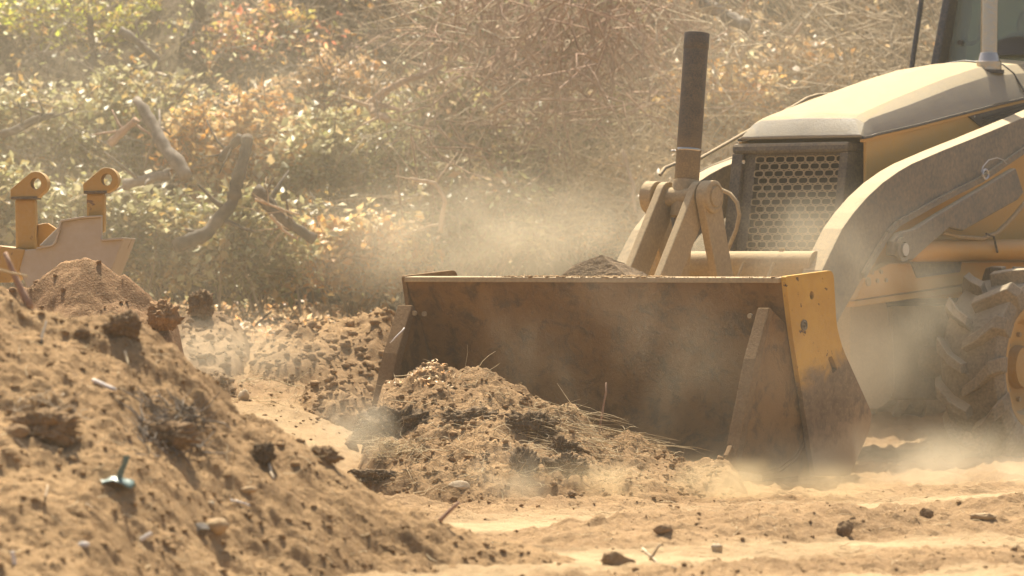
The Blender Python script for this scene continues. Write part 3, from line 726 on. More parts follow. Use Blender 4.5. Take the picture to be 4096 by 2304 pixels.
# loader arms
AU = [(4300, 380), (4096, 469), (3900, 550), (3774, 600), (3649, 654), (3595, 685), (3532, 730), (3469, 788), (3415, 851), (3370, 914), (3330, 995), (3290, 1080), (3262, 1180), (3255, 1300)]
AL = [(3345, 1300), (3379, 1237), (3451, 1111), (3496, 1031), (3550, 945), (3586, 905), (3783, 797), (3918, 730), (4096, 609), (4300, 500)]
ARM = poly_s(AU+AL, .63)
fl = poly_s(AL[2:], .63)
for s0, s1, near in ((.50, .63, True), (-.79, -.66, False)):
    arm = MB().prism(ARM, s0, s1).build('loader_arm', M['arm'], LD, .005)
    tag(arm, 'curved grey loader arm with dusty top face')
    yo = s1 if near else s0
    b = MB()
    for i in range(len(fl)-1):
        (x0, z0), (x1, z1) = fl[i], fl[i+1]; u = Vector((x1-x0, z1-z0)).normalized(); n = Vector((u.y, -u.x)) if u.x < 0 else Vector((-u.y, u.x))
        n = n if n.y > 0 else -n
        q = [(x0, z0), (x1, z1), (x1+n.x*.035, z1+n.y*.035), (x0+n.x*.035, z0+n.y*.035)]
        b.prism(q, yo-.01 if near else yo+.01, yo+.022 if near else yo-.022)
    b.build('arm_flange', M['arm'], arm)
    if near:
        lock = poly_s([(3556, 1020), (3560, 965), (3590, 930), (3650, 915), (3752, 851), (4052, 672), (4084, 770), (4060, 800), (3842, 923), (3788, 910), (3694, 990), (3640, 1040)], .66)
        MB().prism(lock, .635, .68).build('cylinder_lock', M['arm'], arm, .008)
        pc = at_s(3606, 998, .68); MB().lathe([(.001, 0), (.037, 0), (.037, .03), (.001, .03)], (pc[0], .68, pc[1]), 'y', 24).build('pin', M['steel'], arm, 0, True)
        MB().lathe([(.045, 0), (.072, 0), (.072, .02), (.045, .02)], (pc[0], .68, pc[1]), 'y', 24).build('pin_boss', M['arm'], arm, 0, True)
        rc = at_s(3930, 697, .67); MB().tube([(rc[0]+.035*math.cos(a), .69, rc[1]+.028*math.sin(a)) for a in np.linspace(0, 2*math.pi, 17)], .007, 8).build('lock_ring', M['steel'], arm, 0, True)
        cb = [at_s(x, y, .68) for x, y in ((3922, 688), (3930, 665), (3952, 640), (3985, 631), (4010, 640), (4022, 655))]
        MB().tube([(x, .685, z) for x, z in cb], .0035, 6).build('cable', M['steel'], arm, 0, True)
        ca = at_s(3660, 1003, .57); cb2 = at_s(4500, 995, .57)
        MB().tube([(ca[0]+.05, .57, ca[1]), (ca[0], .57, ca[1]), (cb2[0], .57, cb2[1])], [.045, .064, .064], 28).build('lift_cylinder', M['orange'], arm, .004, True)
        hz = [at_s(x, y, .60) for x, y in ((3770, 930), (3840, 948), (3930, 955), (3990, 930), (4050, 870), (4110, 800))]
        MB().tube([(x, .60, z) for x, z in hz], .014, 10).build('hose', M['linkage'], arm, 0, True)
        kz = [at_s(x, y, .645) for x, y in ((3945, 935), (3975, 945), (3990, 1010))]
        MB().tube([(x, .645, z) for x, z in kz], .007, 6).build('hose_tie', M['blackframe'], arm, 0, True)
    else:
        # hydraulic tube on the far arm, rising beside the hood
        q = [(2640, 700), (2660, 672), (2700, 655), (2802, 633), (2997, 522), (3170, 428), (3230, 392), (3270, 380), (3330, 376)]
        q = [at_s(x, y, -.80) for x, y in q]
        MB().tube([(x, -.80, z) for x, z in q], .011, 10).build('hydraulic_tube', M['arm'], arm, 0, True)

# grille housing
def gp(px_, py_): return px_, py_
gt = at_f(3180, 571, -2.80)[1]; fT = -2.80; fB = -2.62; zB = .95
GS0 = at_f(2945, 571, fT)[0]; GS1 = at_f(3408, 571, fT)[0]
def gf(z): return fB+(fT-fB)*(z-zB)/(gt-zB)
gr = empty('grille', (0, 0, 0)); gr.parent = LD
def slab(s0, s1, z0, z1, o0, o1, nm, mat, bev=.006):
    V = []
    for s in (s0, s1):
        for z in (z0, z1):
            for o in (o0, o1): V.append((gf(z)+o, s, z))
    return MB().add(V, [(0, 1, 3, 2), (4, 6, 7, 5), (0, 4, 5, 1), (2, 3, 7, 6), (0, 2, 6, 4), (1, 5, 7, 3)]).build(nm, mat, gr, bev)
slab(GS0, GS0+.075, zB, gt-.06, -.28, .035, 'frame_post', M['blackframe'])
slab(GS1-.055, GS1, zB, gt-.06, -.28, .035, 'frame_post', M['blackframe'])
slab(GS0-.002, GS1+.002, gt-.062, gt, -.28, .045, 'frame_top', M['blackframe'], .02)
slab(GS0+.07, GS1-.05, zB, gt-.06, -.30, -.26, 'radiator', M['radiator'], 0)
slab(GS0, GS1, zB-.08, zB+.01, -.28, .03, 'frame_bottom', M['blackframe'])
c = at_f(2981, 648, -2.75); MB().lathe([(.001, 0), (.013, 0), (.013, .012), (.001, .012)], (gf(c[1])+.036, c[0], c[1]), 'x', 6).build('bolt', M['chrome'], gr)
# perforated sheet: stadium holes in staggered rows
def perforated(name, s0, s1, z0, z1, px_w, px_h, mat):
    V = []; F = []; rows = int((z1-z0)/px_h); cols = int((s1-s0)/px_w)+1; hx, hz = px_w*.425, px_h*.375; th = .006
    def cell(cx, cz, l, r):
        base = len(V); n = 16; out = []; inn = []
        for k in range(n):
            a = 2*math.pi*(k+.5)/n; c_, s_ = math.cos(a), math.sin(a)
            m = max(abs(c_), abs(s_)); qx, qz = c_/m, s_/m
            out.append((cx+max(min(qx*px_w/2, r), -l), cz+qz*px_h/2))
            e = .35; sx = math.copysign(abs(c_)**.55, c_)*min(hx, l-.004 if c_ < 0 else r-.004); sz = math.copysign(abs(s_)**.6, s_)*hz
            inn.append((cx+sx, cz+sz))
        for d in (0, -th):
            for (s, z) in out: V.append((gf(z)+d, s, z))
            for (s, z) in inn: V.append((gf(z)+d, s, z))
        for k in range(n):
            k2 = (k+1) % n
            F.append((base+k, base+k2, base+n+k2, base+n+k)); F.append((base+n+k, base+n+k2, base+3*n+k2, base+3*n+k))
        # square off the corners
        for k in range(n):
            pass
    for j in range(rows):
        cz = z1-(j+.5)*px_h; off = (j % 2)*.5
        for i in range(cols+1):
            cx = s0+(i+.5-off)*px_w; l = min(px_w/2, cx-s0); r = min(px_w/2, s1-cx)
            if l < px_w*.22 or r < px_w*.22: continue
            cell(cx, cz, l, r)
    o = npmesh(name, V, F, mat, gr); return o
gs0 = at_f(3010, 640, -2.75)[0]; gs1 = at_f(3372, 640, -2.75)[0]; gzt = at_f(3200, 622, -2.76)[1]
perforated('grille_mesh', gs0, gs1, zB, gzt, (gs1-gs0)/9.0, .0421, M['grille'])
slab(GS0+.07, gs0+.004, zB, gt-.06, -.03, -.002, 'mesh_border', M['blackframe'], 0)
slab(gs1-.004, GS1-.05, zB, gt-.06, -.03, -.002, 'mesh_border', M['blackframe'], 0)
slab(gs0+.004, gs1-.004, gzt-.002, gt-.06, -.03, -.002, 'mesh_border', M['blackframe'], 0)
hs = [at_f(x, y, -2.1) for x, y in ((2880, 757), (2920, 775), (2948, 810), (2958, 860), (2945, 920), (2915, 990), (2890, 1060))]
MB().tube([(-2.1, s, z) for s, z in hs], .012, 10).build('hose', M['linkage'], LD, 0, True)

# hood: faceted shell
HC = -.08
sec = [(-2.775, [(.430, 1.902), (.405, 1.912), (.30, 1.912), (0, 1.914)]),
       (-2.86, [(.432, 1.912), (.385, 1.985), (.325, 2.012), (0, 2.020)]),
       (-2.92, [(.434, 1.925), (.385, 2.010), (.315, 2.040), (0, 2.056)]),
       (-3.40, [(.436, 1.992), (.375, 2.105), (.300, 2.155), (0, 2.182)]),
       (-4.00, [(.438, 2.085), (.360, 2.235), (.285, 2.290), (0, 2.322)]),
       (-4.42, [(.440, 2.150), (.355, 2.315), (.280, 2.372), (0, 2.405)]),
       (-5.25, [(.440, 2.270), (.350, 2.385), (.280, 2.440), (0, 2.470)])]
V = []; m = 7
for f, q in sec:
    row = [(f, HC+w, z) for w, z in q]+[(f, HC-w, z) for w, z in q[-2::-1]]
    V += row
F = []
for i in range(len(sec)-1):
    for j in range(m-1): a = i*m+j; F.append((a, a+1, a+m+1, a+m))
F.append(tuple(range(m)))
hood = npmesh('hood', V, F, M['black'], LD, True); bm_fix(hood.data)
sv = hood.modifiers.new('thick', 'SOLIDIFY'); sv.thickness = .012
bv = hood.modifiers.new('bevel', 'BEVEL'); bv.width = .012; bv.segments = 3; bv.limit_method = 'ANGLE'; bv.angle_limit = math.radians(12)
tag(hood, 'black engine hood buried under pale dust')
for sg in (1, -1):
    b = MB(); b2 = MB()
    for i in range(len(sec)-1):
        f0, q0 = sec[i]; f1, q1 = sec[i+1]; w0, z0 = q0[0]; w1, z1 = q1[0]
        for bb, dz, h, e in ((b, .0, .014, .006), (b2, -.018, .016, -.004)):
            A = [(f0, HC+sg*(w0+e-.02), z0+dz), (f0, HC+sg*(w0+e), z0+dz), (f0, HC+sg*(w0+e), z0+dz-h), (f0, HC+sg*(w0+e-.02), z0+dz-h)]
            B = [(f1, HC+sg*(w1+e-.02), z1+dz), (f1, HC+sg*(w1+e), z1+dz), (f1, HC+sg*(w1+e), z1+dz-h), (f1, HC+sg*(w1+e-.02), z1+dz-h)]
            bb.add(A+B, [(0, 1, 2, 3), (7, 6, 5, 4), (0, 4, 5, 1), (1, 5, 6, 2), (2, 6, 7, 3), (3, 7, 4, 0)])
    b.build('trim_strip', M['cab'], hood); b2.build('stripe', M['orange'], hood)
# engine side panels
for s, sg in ((HC+.415, 1), (HC-.415, -1)):
    pts = [(-2.83, .95), (-2.83, 1.885), (-3.40, 1.955), (-4.42, 2.115), (-5.25, 2.235), (-5.25, .95)]
    pn = MB().prism(pts, s, s-.02*sg).build('side_panel', M['yellow'], LD, .004)
    if sg > 0:
        vp = poly_s([(3866, 458), (4200, 372), (4200, 470), (3929, 509)], s+.012)
        MB().prism(vp, s-.005, s+.012).build('vent_panel', M['cab'], pn, .004)
        for k in range(3):
            a = at_s(3935, 492-k*10, s+.02); b_ = at_s(4190, 424-k*14, s+.02); MB().tube([(a[0], s+.014, a[1]), (b_[0], s+.014, b_[1])], .005, 6).build('vent_louver', M['interior'], pn)
        a = at_s(3897, 466, s+.014); MB().lathe([(.001, 0), (.007, 0), (.007, .006), (.001, .006)], (a[0], s+.012, a[1]), 'y', 10).build('screw', M['steel'], pn)
# seam across the hood ahead of the cab
MB().tube([(-4.78, HC+w, z+.004) for w, z in ((-.34, 2.335), (-.28, 2.402), (0, 2.434), (.28, 2.402), (.352, 2.345), (.442, 2.205))], .006, 6).build('hood_seam', M['cab'], hood, 0, True)
# exhaust stack
ef, ez = at_s(3956, 262, .20)
ex = MB().tube([(ef, .20, ez+.02), (ef-.02, .20, 3.35)], .053, 32).build('exhaust_pipe', M['chrome'], LD, 0, True)
MB().lathe([(.001, ez-.03), (.078, ez-.03), (.078, ez+.022), (.070, ez+.03), (.058, ez+.075), (.054, ez+.08), (.001, ez+.08)], (ef, .20, 0), 'z', 32).build('collar', M['chrome'], ex, 0, True)
MB().lathe([(.001, ez-.05), (.095, ez-.05), (.095, ez-.028), (.001, ez-.028)], (ef, .20, 0), 'z', 32).build('base_ring', M['cab'], ex, 0, True)

# chassis below the arms
ch = empty('chassis'); ch.parent = LD
pl = poly_s([(3420, 1200), (3470, 1100), (3560, 1052), (4200, 1046), (4200, 1100), (3900, 1130)], .47)
MB().prism(pl, .40, .47).build('frame_rail', M['orange'], ch, .01)
pl2 = poly_s([(3418, 1204), (3900, 1136), (4200, 1106), (4200, 1150), (3900, 1160), (3418, 1228)], .44)
MB().prism(pl2, .36, .44).build('lower_rail', M['yellow'], ch, .006)
MB().prism(rounded(poly_s([(3642, 1047), (3846, 1047), (3838, 1088), (3668, 1112)], .476), [.01]*4, 3), .465, .480).build('access_plate', M['arm'], ch, .003)
for q in ((3486, 1090), (3522, 1087), (3507, 1123), (3542, 1121)):
    a = at_s(*q, .47); MB().lathe([(.001, 0), (.014, 0), (.014, .012), (.001, .012)], (a[0], .468, a[1]), 'y', 6).build('bolt', M['linkage'], ch)
a = at_s(3470, 1127, .47); MB().lathe([(.001, 0), (.026, 0), (.026, .012), (.001, .012)], (a[0], .468, a[1]), 'y', 20).build('pin', M['linkage'], ch)
ax = rounded(poly_s([(3400, 1215), (3545, 1205), (3575, 1390), (3575, 1590), (3520, 1635), (3400, 1635)], .36), [.01, .03, .03, .08, .05, .02])
MB().prism(ax, -.52, .36).build('front_support', M['linkage'], ch, .02)
ax2 = poly_s([(3560, 1210), (4250, 1160), (4250, 1600), (3575, 1600)], .30)
MB().prism(ax2, -.46, .30).build('engine_cradle', M['linkage'], ch, .02)
MB().box((-4.4, HC, 1.15), (2.8, .78, .5)).build('engine_block', M['radiator'], ch, .02)
MB().box((-5.2, HC, .75), (2.6, .7, .45)).build('rear_frame', M['yellow'], ch, .02)

# wheels
def wheel(nm, f, s, R, Wd, side, lugs=13, drop=0.02):
    w = empty(nm, (f, s, R-drop)); w.parent = LD; ht = .075*R/.56
    h = Wd/2; Rb = R-ht; rr = R*.60
    prof = [(rr, -h*.78), (rr+.02, -h*.88), (rr+(Rb-rr)*.5, -h*1.0), (Rb-.06, -h*.97), (Rb-.012, -h*.86), (Rb, -h*.5), (Rb+.004, 0), (Rb, h*.5), (Rb-.012, h*.86), (Rb-.06, h*.97), (rr+(Rb-rr)*.5, h), (rr+.02, h*.88), (rr, h*.78)]
    b = MB().lathe(prof, (0, 0, 0), 'y', 64)
    for sd in (1, -1):
        for k in range(lugs):
            a0 = 2*math.pi*(k+(.5 if sd > 0 else 0))/lugs
            # lug runs from the centre line out to the shoulder, sweeping back
            st = [(-.02, 0.0), (.45, .10), (.86, .25), (1.05, .30)]; ring_ = []
            for i, (q, da) in enumerate(st):
                y = sd*h*q; wl_ = (.070, .078, .098, .110)[i]/R; top = (R, R, R-.010, R-.085)[i]; bot = Rb-.03 if i < 3 else Rb-.10
                am = a0+da*1.0
                for (r_, wa) in ((bot, wl_*1.25), (top, wl_*.85)):
                    for sgn in (-1, 1):
                        a = am+sgn*wa/2*1.0; ring_.append((r_*math.cos(a), y, r_*math.sin(a)))
            F = []
            for i in range(3):
                o = i*4; F += [(o+2, o+3, o+7, o+6), (o, o+2, o+6, o+4), (o+1, o+5, o+7, o+3), (o, o+4, o+5, o+1)]
            F += [(0, 1, 3, 2), (12, 14, 15, 13)]
            b.add(ring_, F)
    b.build('tyre', M['rubber'], w, .007)
    o = side
    rim = MB().lathe([(rr+.012, h*.80*o), (rr+.012, h*.86*o), (rr-.012, h*.86*o), (rr-.03, h*.62*o), (rr*.80, h*.55*o), (rr*.72, h*.30*o), (rr*.36, h*.25*o), (rr*.34, h*.55*o), (.01, h*.58*o), (.01, -h*.6*o), (rr-.03, -h*.7*o), (rr+.0, -h*.8*o)], (0, 0, 0), 'y', 48).build('rim', M['rim'], w, 0, True)
    for k in range(8):
        a = 2*math.pi*k/8; MB().lathe([(.001, 0), (.016, 0), (.016, .02*o), (.001, .02*o)], (rr*.53*math.cos(a), h*.28*o, rr*.53*math.sin(a)), 'y', 6).build('lug_nut', M['linkage'], rim)
    return w
wf = at_s(4150, 1500, 1.05)[0]
wheel('front_wheel', wf, .86, .60, .41, 1, drop=.055)
wheel('front_wheel', wf, -1.02, .60, .41, -1, drop=.055)
wheel('rear_wheel', wf-2.25, .90, .78, .50, 1, 15)
wheel('rear_wheel', wf-2.25, -1.06, .78, .50, -1, 15)
MB().tube([(wf, .72, .565), (wf, -.88, .565)], .10, 16).build('front_axle', M['linkage'], ch, 0, True)

# cab
cb = empty('cab'); cb.parent = LD
CF = -5.42
def pil(s, f0, f1, z0, z1, w, nm='pillar', mat='cab'): return MB().tube([(f0, s, z0), (f1, s, z1)], w, 4).build(nm, M[mat], cb, .01)
def lean(px0, py0, px1, py1, s): a = at_s(px0, py0, s); b = at_s(px1, py1, s); k = (3.45-a[1])/(b[1]-a[1]); return a, (a[0]+(b[0]-a[0])*k, 3.45)
a, b = lean(3738, 250, 3785, 0, -.72)
P1 = (a, b)
MB().prism([(a[0]+.06, 1.3), (a[0]+.02, a[1]), (b[0]+.02, b[1]), (b[0]-.10, b[1]), (a[0]-.10, a[1]), (a[0]-.06, 1.3)], -.74, -.68).build('front_pillar', M['cab'], cb, .012)
MB().prism([(a[0]+.06, 1.3), (a[0]+.02, a[1]), (b[0]+.02, b[1]), (b[0]-.10, b[1]), (a[0]-.10, a[1]), (a[0]-.06, 1.3)], .56, .62).build('front_pillar', M['cab'], cb, .012)
RF = a[0]-1.55
for s in (-.70, .60): MB().box((RF, s, 2.4), (.09, .07, 2.2)).build('rear_pillar', M['cab'], cb, .01)
MB().box((a[0]-.85, -.06, 3.50), (1.9, 1.55, .14)).build('roof', M['cab'], cb, .05)
MB().box((a[0]-.75, -.06, 1.75), (1.5, 1.25, .9)).build('cab_body', M['yellow'], cb, .02)
def pane(q, nm='window_pane'):
    n = (Vector(q[1])-Vector(q[0])).cross(Vector(q[3])-Vector(q[0])).normalized()*.006
    return MB().add([tuple(Vector(p)+n) for p in q]+[tuple(Vector(p)-n) for p in q], [(0, 1, 2, 3), (7, 6, 5, 4), (0, 4, 5, 1), (1, 5, 6, 2), (2, 6, 7, 3), (3, 7, 4, 0)]).build(nm, M['glass'], cb)
pane([(a[0]-.03, -.675, 2.2), (a[0]-.03, .555, 2.2), (b[0]-.03, .555, 3.42), (b[0]-.03, -.675, 3.42)], 'windscreen')
pane([(a[0]-.12, -.71, 2.2), (RF+.05, -.71, 2.2), (RF+.05, -.71, 3.42), (b[0]-.12, -.71, 3.42)])
pane([(a[0]-.12, .59, 2.2), (RF+.05, .59, 2.2), (RF+.05, .59, 3.42), (b[0]-.12, .59, 3.42)])
pane([(RF, -.66, 2.2), (RF, .56, 2.2), (RF, .56, 3.42), (RF, -.66, 3.42)], 'rear_pane')
# inner door frame, grab bar, lever, dash, steering wheel
MB().prism([(a[0]-.11, 1.9), (a[0]-.11, a[1]), (b[0]-.115, b[1]), (b[0]-.20, b[1]), (a[0]-.23, 2.2), (a[0]-.23, 1.9)], -.70, -.66).build('door_frame', M['cab'], cb, .006)
gb = [at_s(x, y, -.60) for x, y in ((3838, 170), (3860, 173), (3885, 176), (3905, 165), (3918, 140), (3925, 100), (3930, 40))]
MB().tube([(x, -.60, z) for x, z in gb], .017, 10).build('grab_bar', M['interior'], cb, 0, True)
gl = [at_s(x, y, -.62) for x, y in ((3857, 160), (3863, 115))]
MB().tube([(gl[0][0], -.62, gl[0][1]), (gl[1][0], -.62, gl[1][1])], .010, 8).build('lever', M['interior'], cb, 0, True)
ds = at_f(4120, 160, a[0]-.35)
MB().lathe([(.001, -.06), (.30, -.05), (.26, .04), (.12, .11), (.001, .13)], (a[0]-.35, ds[0], ds[1]-.06), 'z', 28).build('dash_cowl', M['interior'], cb, 0, True)
MB().tube([(a[0]-.55+.06*math.sin(t), ds[0]+.19*math.cos(t), ds[1]+.08+.17*math.sin(t)) for t in np.linspace(0, 2*math.pi, 25)], .014, 8).build('steering_wheel', M['interior'], cb, 0, True)
MB().prism([(RF+.35, 2.15), (RF+.75, 2.15), (RF+.75, 2.28), (RF+.48, 2.3), (RF+.38, 2.9), (RF+.25, 2.88)], -.3, .2).build('seat', M['interior'], cb, .04)
# slim black post outside the far pillar (mirror bracket)
q0 = at_s(3646, 276, -.86); q1 = at_s(3686, 0, -.86); k = 1.9
MB().tube([(q0[0]-.0-(q1[0]-q0[0])*.6, -.86, q0[1]-(q1[1]-q0[1])*.6), (q0[0]+(q1[0]-q0[0])*k, -.86, q0[1]+(q1[1]-q0[1])*k)], .017, 12).build('mirror_post', M['cab'], cb, 0, True)

# ------------------------------------------------------------------ digging bucket lying behind the mound at the left
DB_D = 20.8
g0 = P(230, 1080, DB_D); DB = empty('digging_bucket', (g0.x, g0.y, float(ground_z(g0.x, g0.y)))); DBo = np.array(DB.location)
tag(DB, 'worn grey digging bucket with two yellow hinge ears behind the dirt mound', 'bucket')
def dpoly(pts, d0, d1, nm, mat, bev=.006, holes=None):
    q = [P(x, y, DB_D) for x, y in pts]; q = [(p.x-DBo[0], p.z-DBo[2]) for p in q]
    if holes:
        return holed_plate(nm, q, [[(p.x-DBo[0], p.z-DBo[2]) for p in (P(x, y, DB_D) for x, y in h)] for h in holes], d0, d1, mat, DB, .004)
    return MB().prism(q, d0, d1).build(nm, mat, DB, bev)
dpoly([(78, 1000), (150, 995), (212, 984), (228, 970), (250, 887), (330, 873), (410, 868), (410, 962), (497, 957), (436, 1110), (350, 1230), (150, 1230), (74, 1075)], -.02, .01, 'shell_plate', M['palegrey'])
dpoly([(150, 990), (212, 978), (222, 964), (245, 880), (330, 866), (411, 861), (411, 869), (330, 874), (251, 888), (229, 971), (213, 986), (150, 998)], -.045, .012, 'light_catch_lip', M['palegrey'], .003)  # added lip, juts forward so the plate's top edge catches light
dpoly([(408, 956), (499, 950), (497, 959), (408, 965)], -.04, .60, 'light_catch_lip', M['palegrey'], .003)  # same added lip, brightening the top edge of the right wing
dpoly([(410, 962), (497, 957), (436, 1110), (350, 1230), (330, 1230)], .01, .62, 'floor_plate', M['palegrey'])
dpoly([(-120, 975), (0, 983), (103, 998), (80, 1080), (40, 1130), (-120, 1130)], -.03, .45, 'side_plate', M['hinge'])
dpoly([(153, 984), (236, 902), (250, 890), (228, 970), (212, 984)], .02, .05, 'gusset', M['palegrey'])
dpoly([(140, 990), (140, 897), (180, 890), (218, 915), (205, 975)], .10, .16, 'web_plate', M['orange'])
dpoly([(56, 795), (138, 795), (142, 1000), (60, 1000)], .03, .13, 'ear_post', M['hinge'], .012)
dpoly([(343, 772), (415, 772), (415, 930), (345, 930)], .03, .13, 'ear_post', M['hinge'], .012)
def ear(pts, c, r, rh):
    arc = [(c[0]+r*math.cos(a), c[1]+r*1.05*math.sin(a)) for a in np.linspace(math.radians(-125), math.radians(65), 16)]
    dpoly(pts+arc, .0, .15, 'hinge_ear', M['hinge'], holes=[[(c[0]+rh*.9*math.cos(t), c[1]+rh*math.sin(t)) for t in np.linspace(0, 2*math.pi, 21)[:-1]]])
ear([(146, 795), (42, 795), (41, 758)], (143, 734), 46, 23)
ear([(425, 772), (333, 772), (332, 736)], (426, 718), 46, 24)
dpoly([(45, 787), (150, 785), (150, 797), (45, 798)], -.008, .158, 'weld_collar', M['blackframe'], .003)
dpoly([(335, 764), (428, 762), (428, 773), (335, 775)], -.008, .158, 'weld_collar', M['blackframe'], .003)

# ------------------------------------------------------------------ heaps of soil
def heap(name, label, sil, yc, front, back, mat, step, rough=1.0, seed=100, ncl=400, csz=(.012, .035), xm=.25, cat='soil heap', cl=1.0):
    """heap whose crest follows a line of photograph points at distances yc(x)"""
    X = []; Z = []
    for (px_, py_) in sil:
        d = 21.0
        for _ in range(8): d = yc((px_-2048)*d/FPX)
        p = P(px_, py_, d); X.append(p.x); Z.append(p.z)
    X = np.array([X[0]-.12]+X+[X[-1]+.12]); Z = np.array([-.3]+Z+[-.3])
    def hz(x, y):
        x = np.asarray(x, float); y = np.asarray(y, float)
        zc = np.interp(x, X, Z, left=-.4, right=-.4); g = base_z(x, y); c = np.vectorize(yc)(x) if False else yc(x)
        fr = front(x); t = np.where(y < c, (c-y)/np.maximum(c-fr, .05), (y-c)/back)
        k = np.clip(1-t, -.2, 1.2); k = np.where(k > 0, k**.85, k)
        z = g+np.where(zc > g, (zc-g)*k, zc-g)
        e = smooth(-.05, .12, z-g)
        b = .04*fbm(x, y, 3, 3, seed)+.055*fbm(x, y, 6, 5, seed+1, .62)+.036*np.abs(fbm(x, y, 13, 4, seed+8, .62))+cl*(.5*clods(x, y, .12, seed+2, .15)+.7*clods(x, y, .045, seed+6, .22))-.035
        return z+rough*e*b+.01-.08*(1-smooth(0, .10, z-g))
    x0, x1 = X.min()-xm, X.max()+xm; ya = min(float(np.min(front(X))), float(np.min(yc(X))))-.15; yb = float(np.max(yc(X)))+back+.1
    o = grid_mesh(name, np.arange(x0, x1, step), np.arange(ya, yb, step*1.1), hz, mat, keep=lambda a, b, c: c > ground_z(a, b)-.06)
    tag(o, label, cat)
    if ncl:
        xx = RNG.uniform(x0, x1, ncl*6); yy = RNG.uniform(ya, yb, ncl*6); zz = hz(xx, yy); gg = ground_z(xx, yy); w = (zz > gg-.01); w &= np.cumsum(w) <= ncl
        s = csz[0]+(csz[1]-csz[0])*RNG.random(w.sum())**3
        c = lumps('clods', np.stack([xx[w], yy[w], zz[w]+s*.25], 1), s, mat, o, 1); tag(c, kind='stuff')
    return o, hz
pile_sil = [(1395, 2000), (1420, 1890), (1465, 1800), (1500, 1640), (1534, 1515), (1620, 1490), (1690, 1455), (1750, 1440), (1840, 1470), (1924, 1464), (1990, 1485), (2040, 1516), (2145, 1580), (2273, 1598), (2330, 1630), (2390, 1690), (2506, 1697), (2560, 1725), (2611, 1761), (2710, 1819), (2780, 1850), (2900, 1840), (2960, 1900), (3010, 1960)]
pyc = lambda x: 20.62-.62*(np.asarray(x, float)-1.18)
pile, pile_z = heap('soil_heap', 'big tan soil heap with straw being pushed by the bucket', pile_sil, pyc, lambda x: 19.72+.12*fbm(x, x*0, 1.5, 2, 99)+0*np.asarray(x), .85, M['heap'], .0105, 1.0, 110, 1900, (.004, .022), cl=.3)
ridge_sil = [(-150, 1180), (0, 1150), (120, 1160), (180, 1110), (260, 1050), (330, 1030), (400, 1040), (480, 1080), (560, 1135), (620, 1185), (690, 1220), (715, 1300), (735, 1400), (770, 1560)]
ridge, ridge_z = heap('soil_heap', 'reddish soil ridge rising behind the dirt mound below the hinge ears', ridge_sil, lambda x: 19.6+0*np.asarray(x, float), lambda x: 18.4+0*np.asarray(x, float), 1.0, M['red'], .014, .8, 140, 380, (.004, .024), cl=0.)
back_sil = [(1010, 1440), (1050, 1380), (1120, 1310), (1180, 1265), (1240, 1275), (1310, 1250), (1400, 1265), (1470, 1240), (1510, 1205), (1560, 1225), (1600, 1290), (1640, 1360)]
bh, bh_z = heap('soil_heap', 'dark cloddy soil heap between the bucket and the brush', back_sil, lambda x: 25.6+0*np.asarray(x, float), lambda x: 24.3+0*np.asarray(x, float), 1.0, M['heap'], .018, 1.2, 170, 800, (.008, .042), cl=.12)
lh, lh_z = heap('soil_heap', 'low clump of dark sods on the track left of the pushed heap', [(800, 1560), (830, 1510), (870, 1485), (910, 1500), (950, 1545), (975, 1580)], lambda x: 23.9+0*np.asarray(x, float), lambda x: 23.5+0*np.asarray(x, float), .35, M['clod'], .016, 1.3, 190, 160, (.012, .03))
mh, mh_z = heap('soil_heap', 'small clod ridge just left of the bucket tip', [(1210, 1560), (1270, 1530), (1340, 1505), (1410, 1480), (1450, 1500), (1490, 1560)], lambda x: 23.6+0*np.asarray(x, float), lambda x: 23.1+0*np.asarray(x, float), .4, M['heap'], .016, 1.3, 200, 160, (.012, .03))
dh, dh_z = heap('soil_heap', 'dark hump in the dust right of the reddish ridge', [(690, 1330), (735, 1270), (775, 1235), (830, 1240), (880, 1235), (940, 1270), (990, 1340)], lambda x: 25.4+0*np.asarray(x, float), lambda x: 24.2+0*np.asarray(x, float), .5, M['clod'], .018, 1.0, 210, 200, (.010, .04), cl=0.)
pk = P(810, 1240, 25.2); rock('soil_clod', (pk.x, pk.y, pk.z-.04), .10, M['clod'], 'knobbly upright clod crowning the dark hump in the dust', 'clod', 5, 5, .6, (.85, .8, .8))
pk = P(650, 1240, 19.4); rock('soil_clod', (pk.x, pk.y, pk.z-.10), .085, M['red'], 'block of red soil standing at the end of the reddish ridge', 'clod', 6, 5, .55, (.8, .8, .8))

# loose crumbs everywhere
def scatter(name, fn, pxr, pyr, n, size, mat, d0=12.5, d1=24, sub=1, lift=.2, floor=None):
    xx = RNG.uniform(*pxr, n); yy = RNG.uniform(*pyr, n); d = np.arange(d0, d1, .06); D = np.broadcast_to(d, (n, len(d)))
    # a coarse table of the surface, then a lookup: quick for thousands of points
    gx_ = np.linspace((pxr[0]-2048)*d1/FPX-.1, (pxr[1]-2048)*d1/FPX+.1, 420); gy_ = np.linspace(d0-.1, d1+.1, 420); G = fn(*np.meshgrid(gx_, gy_))
    X = (xx[:, None]-2048)*D/FPX
    ii = np.clip(np.rint((X-gx_[0])/(gx_[1]-gx_[0])).astype(int), 0, 419); jj = np.clip(np.rint((D-gy_[0])/(gy_[1]-gy_[0])).astype(int), 0, 419)
    hh = G[jj, ii]; ok = hh >= CAMZ+(HOR-yy[:, None])*D/FPX; i = ok.argmax(1); r = np.arange(n); w = ok.any(1) & (i > 0)
    xw = X[r, i][w]; dw = d[i][w]; pts = np.stack([xw, dw, fn(xw, dw)], 1)
    s = size[0]+(size[1]-size[0])*RNG.random(len(pts))**3.5
    pts[:, 2] += s*lift
    return pts, s
def base_mound(x, y): return mound_z(x, y)
pts, s = scatter('crumbs', base_mound, (-60, 2300), (1100, 2400), 3600, (.002, .017), M['mound'], 13.0, 16.4, lift=0.)
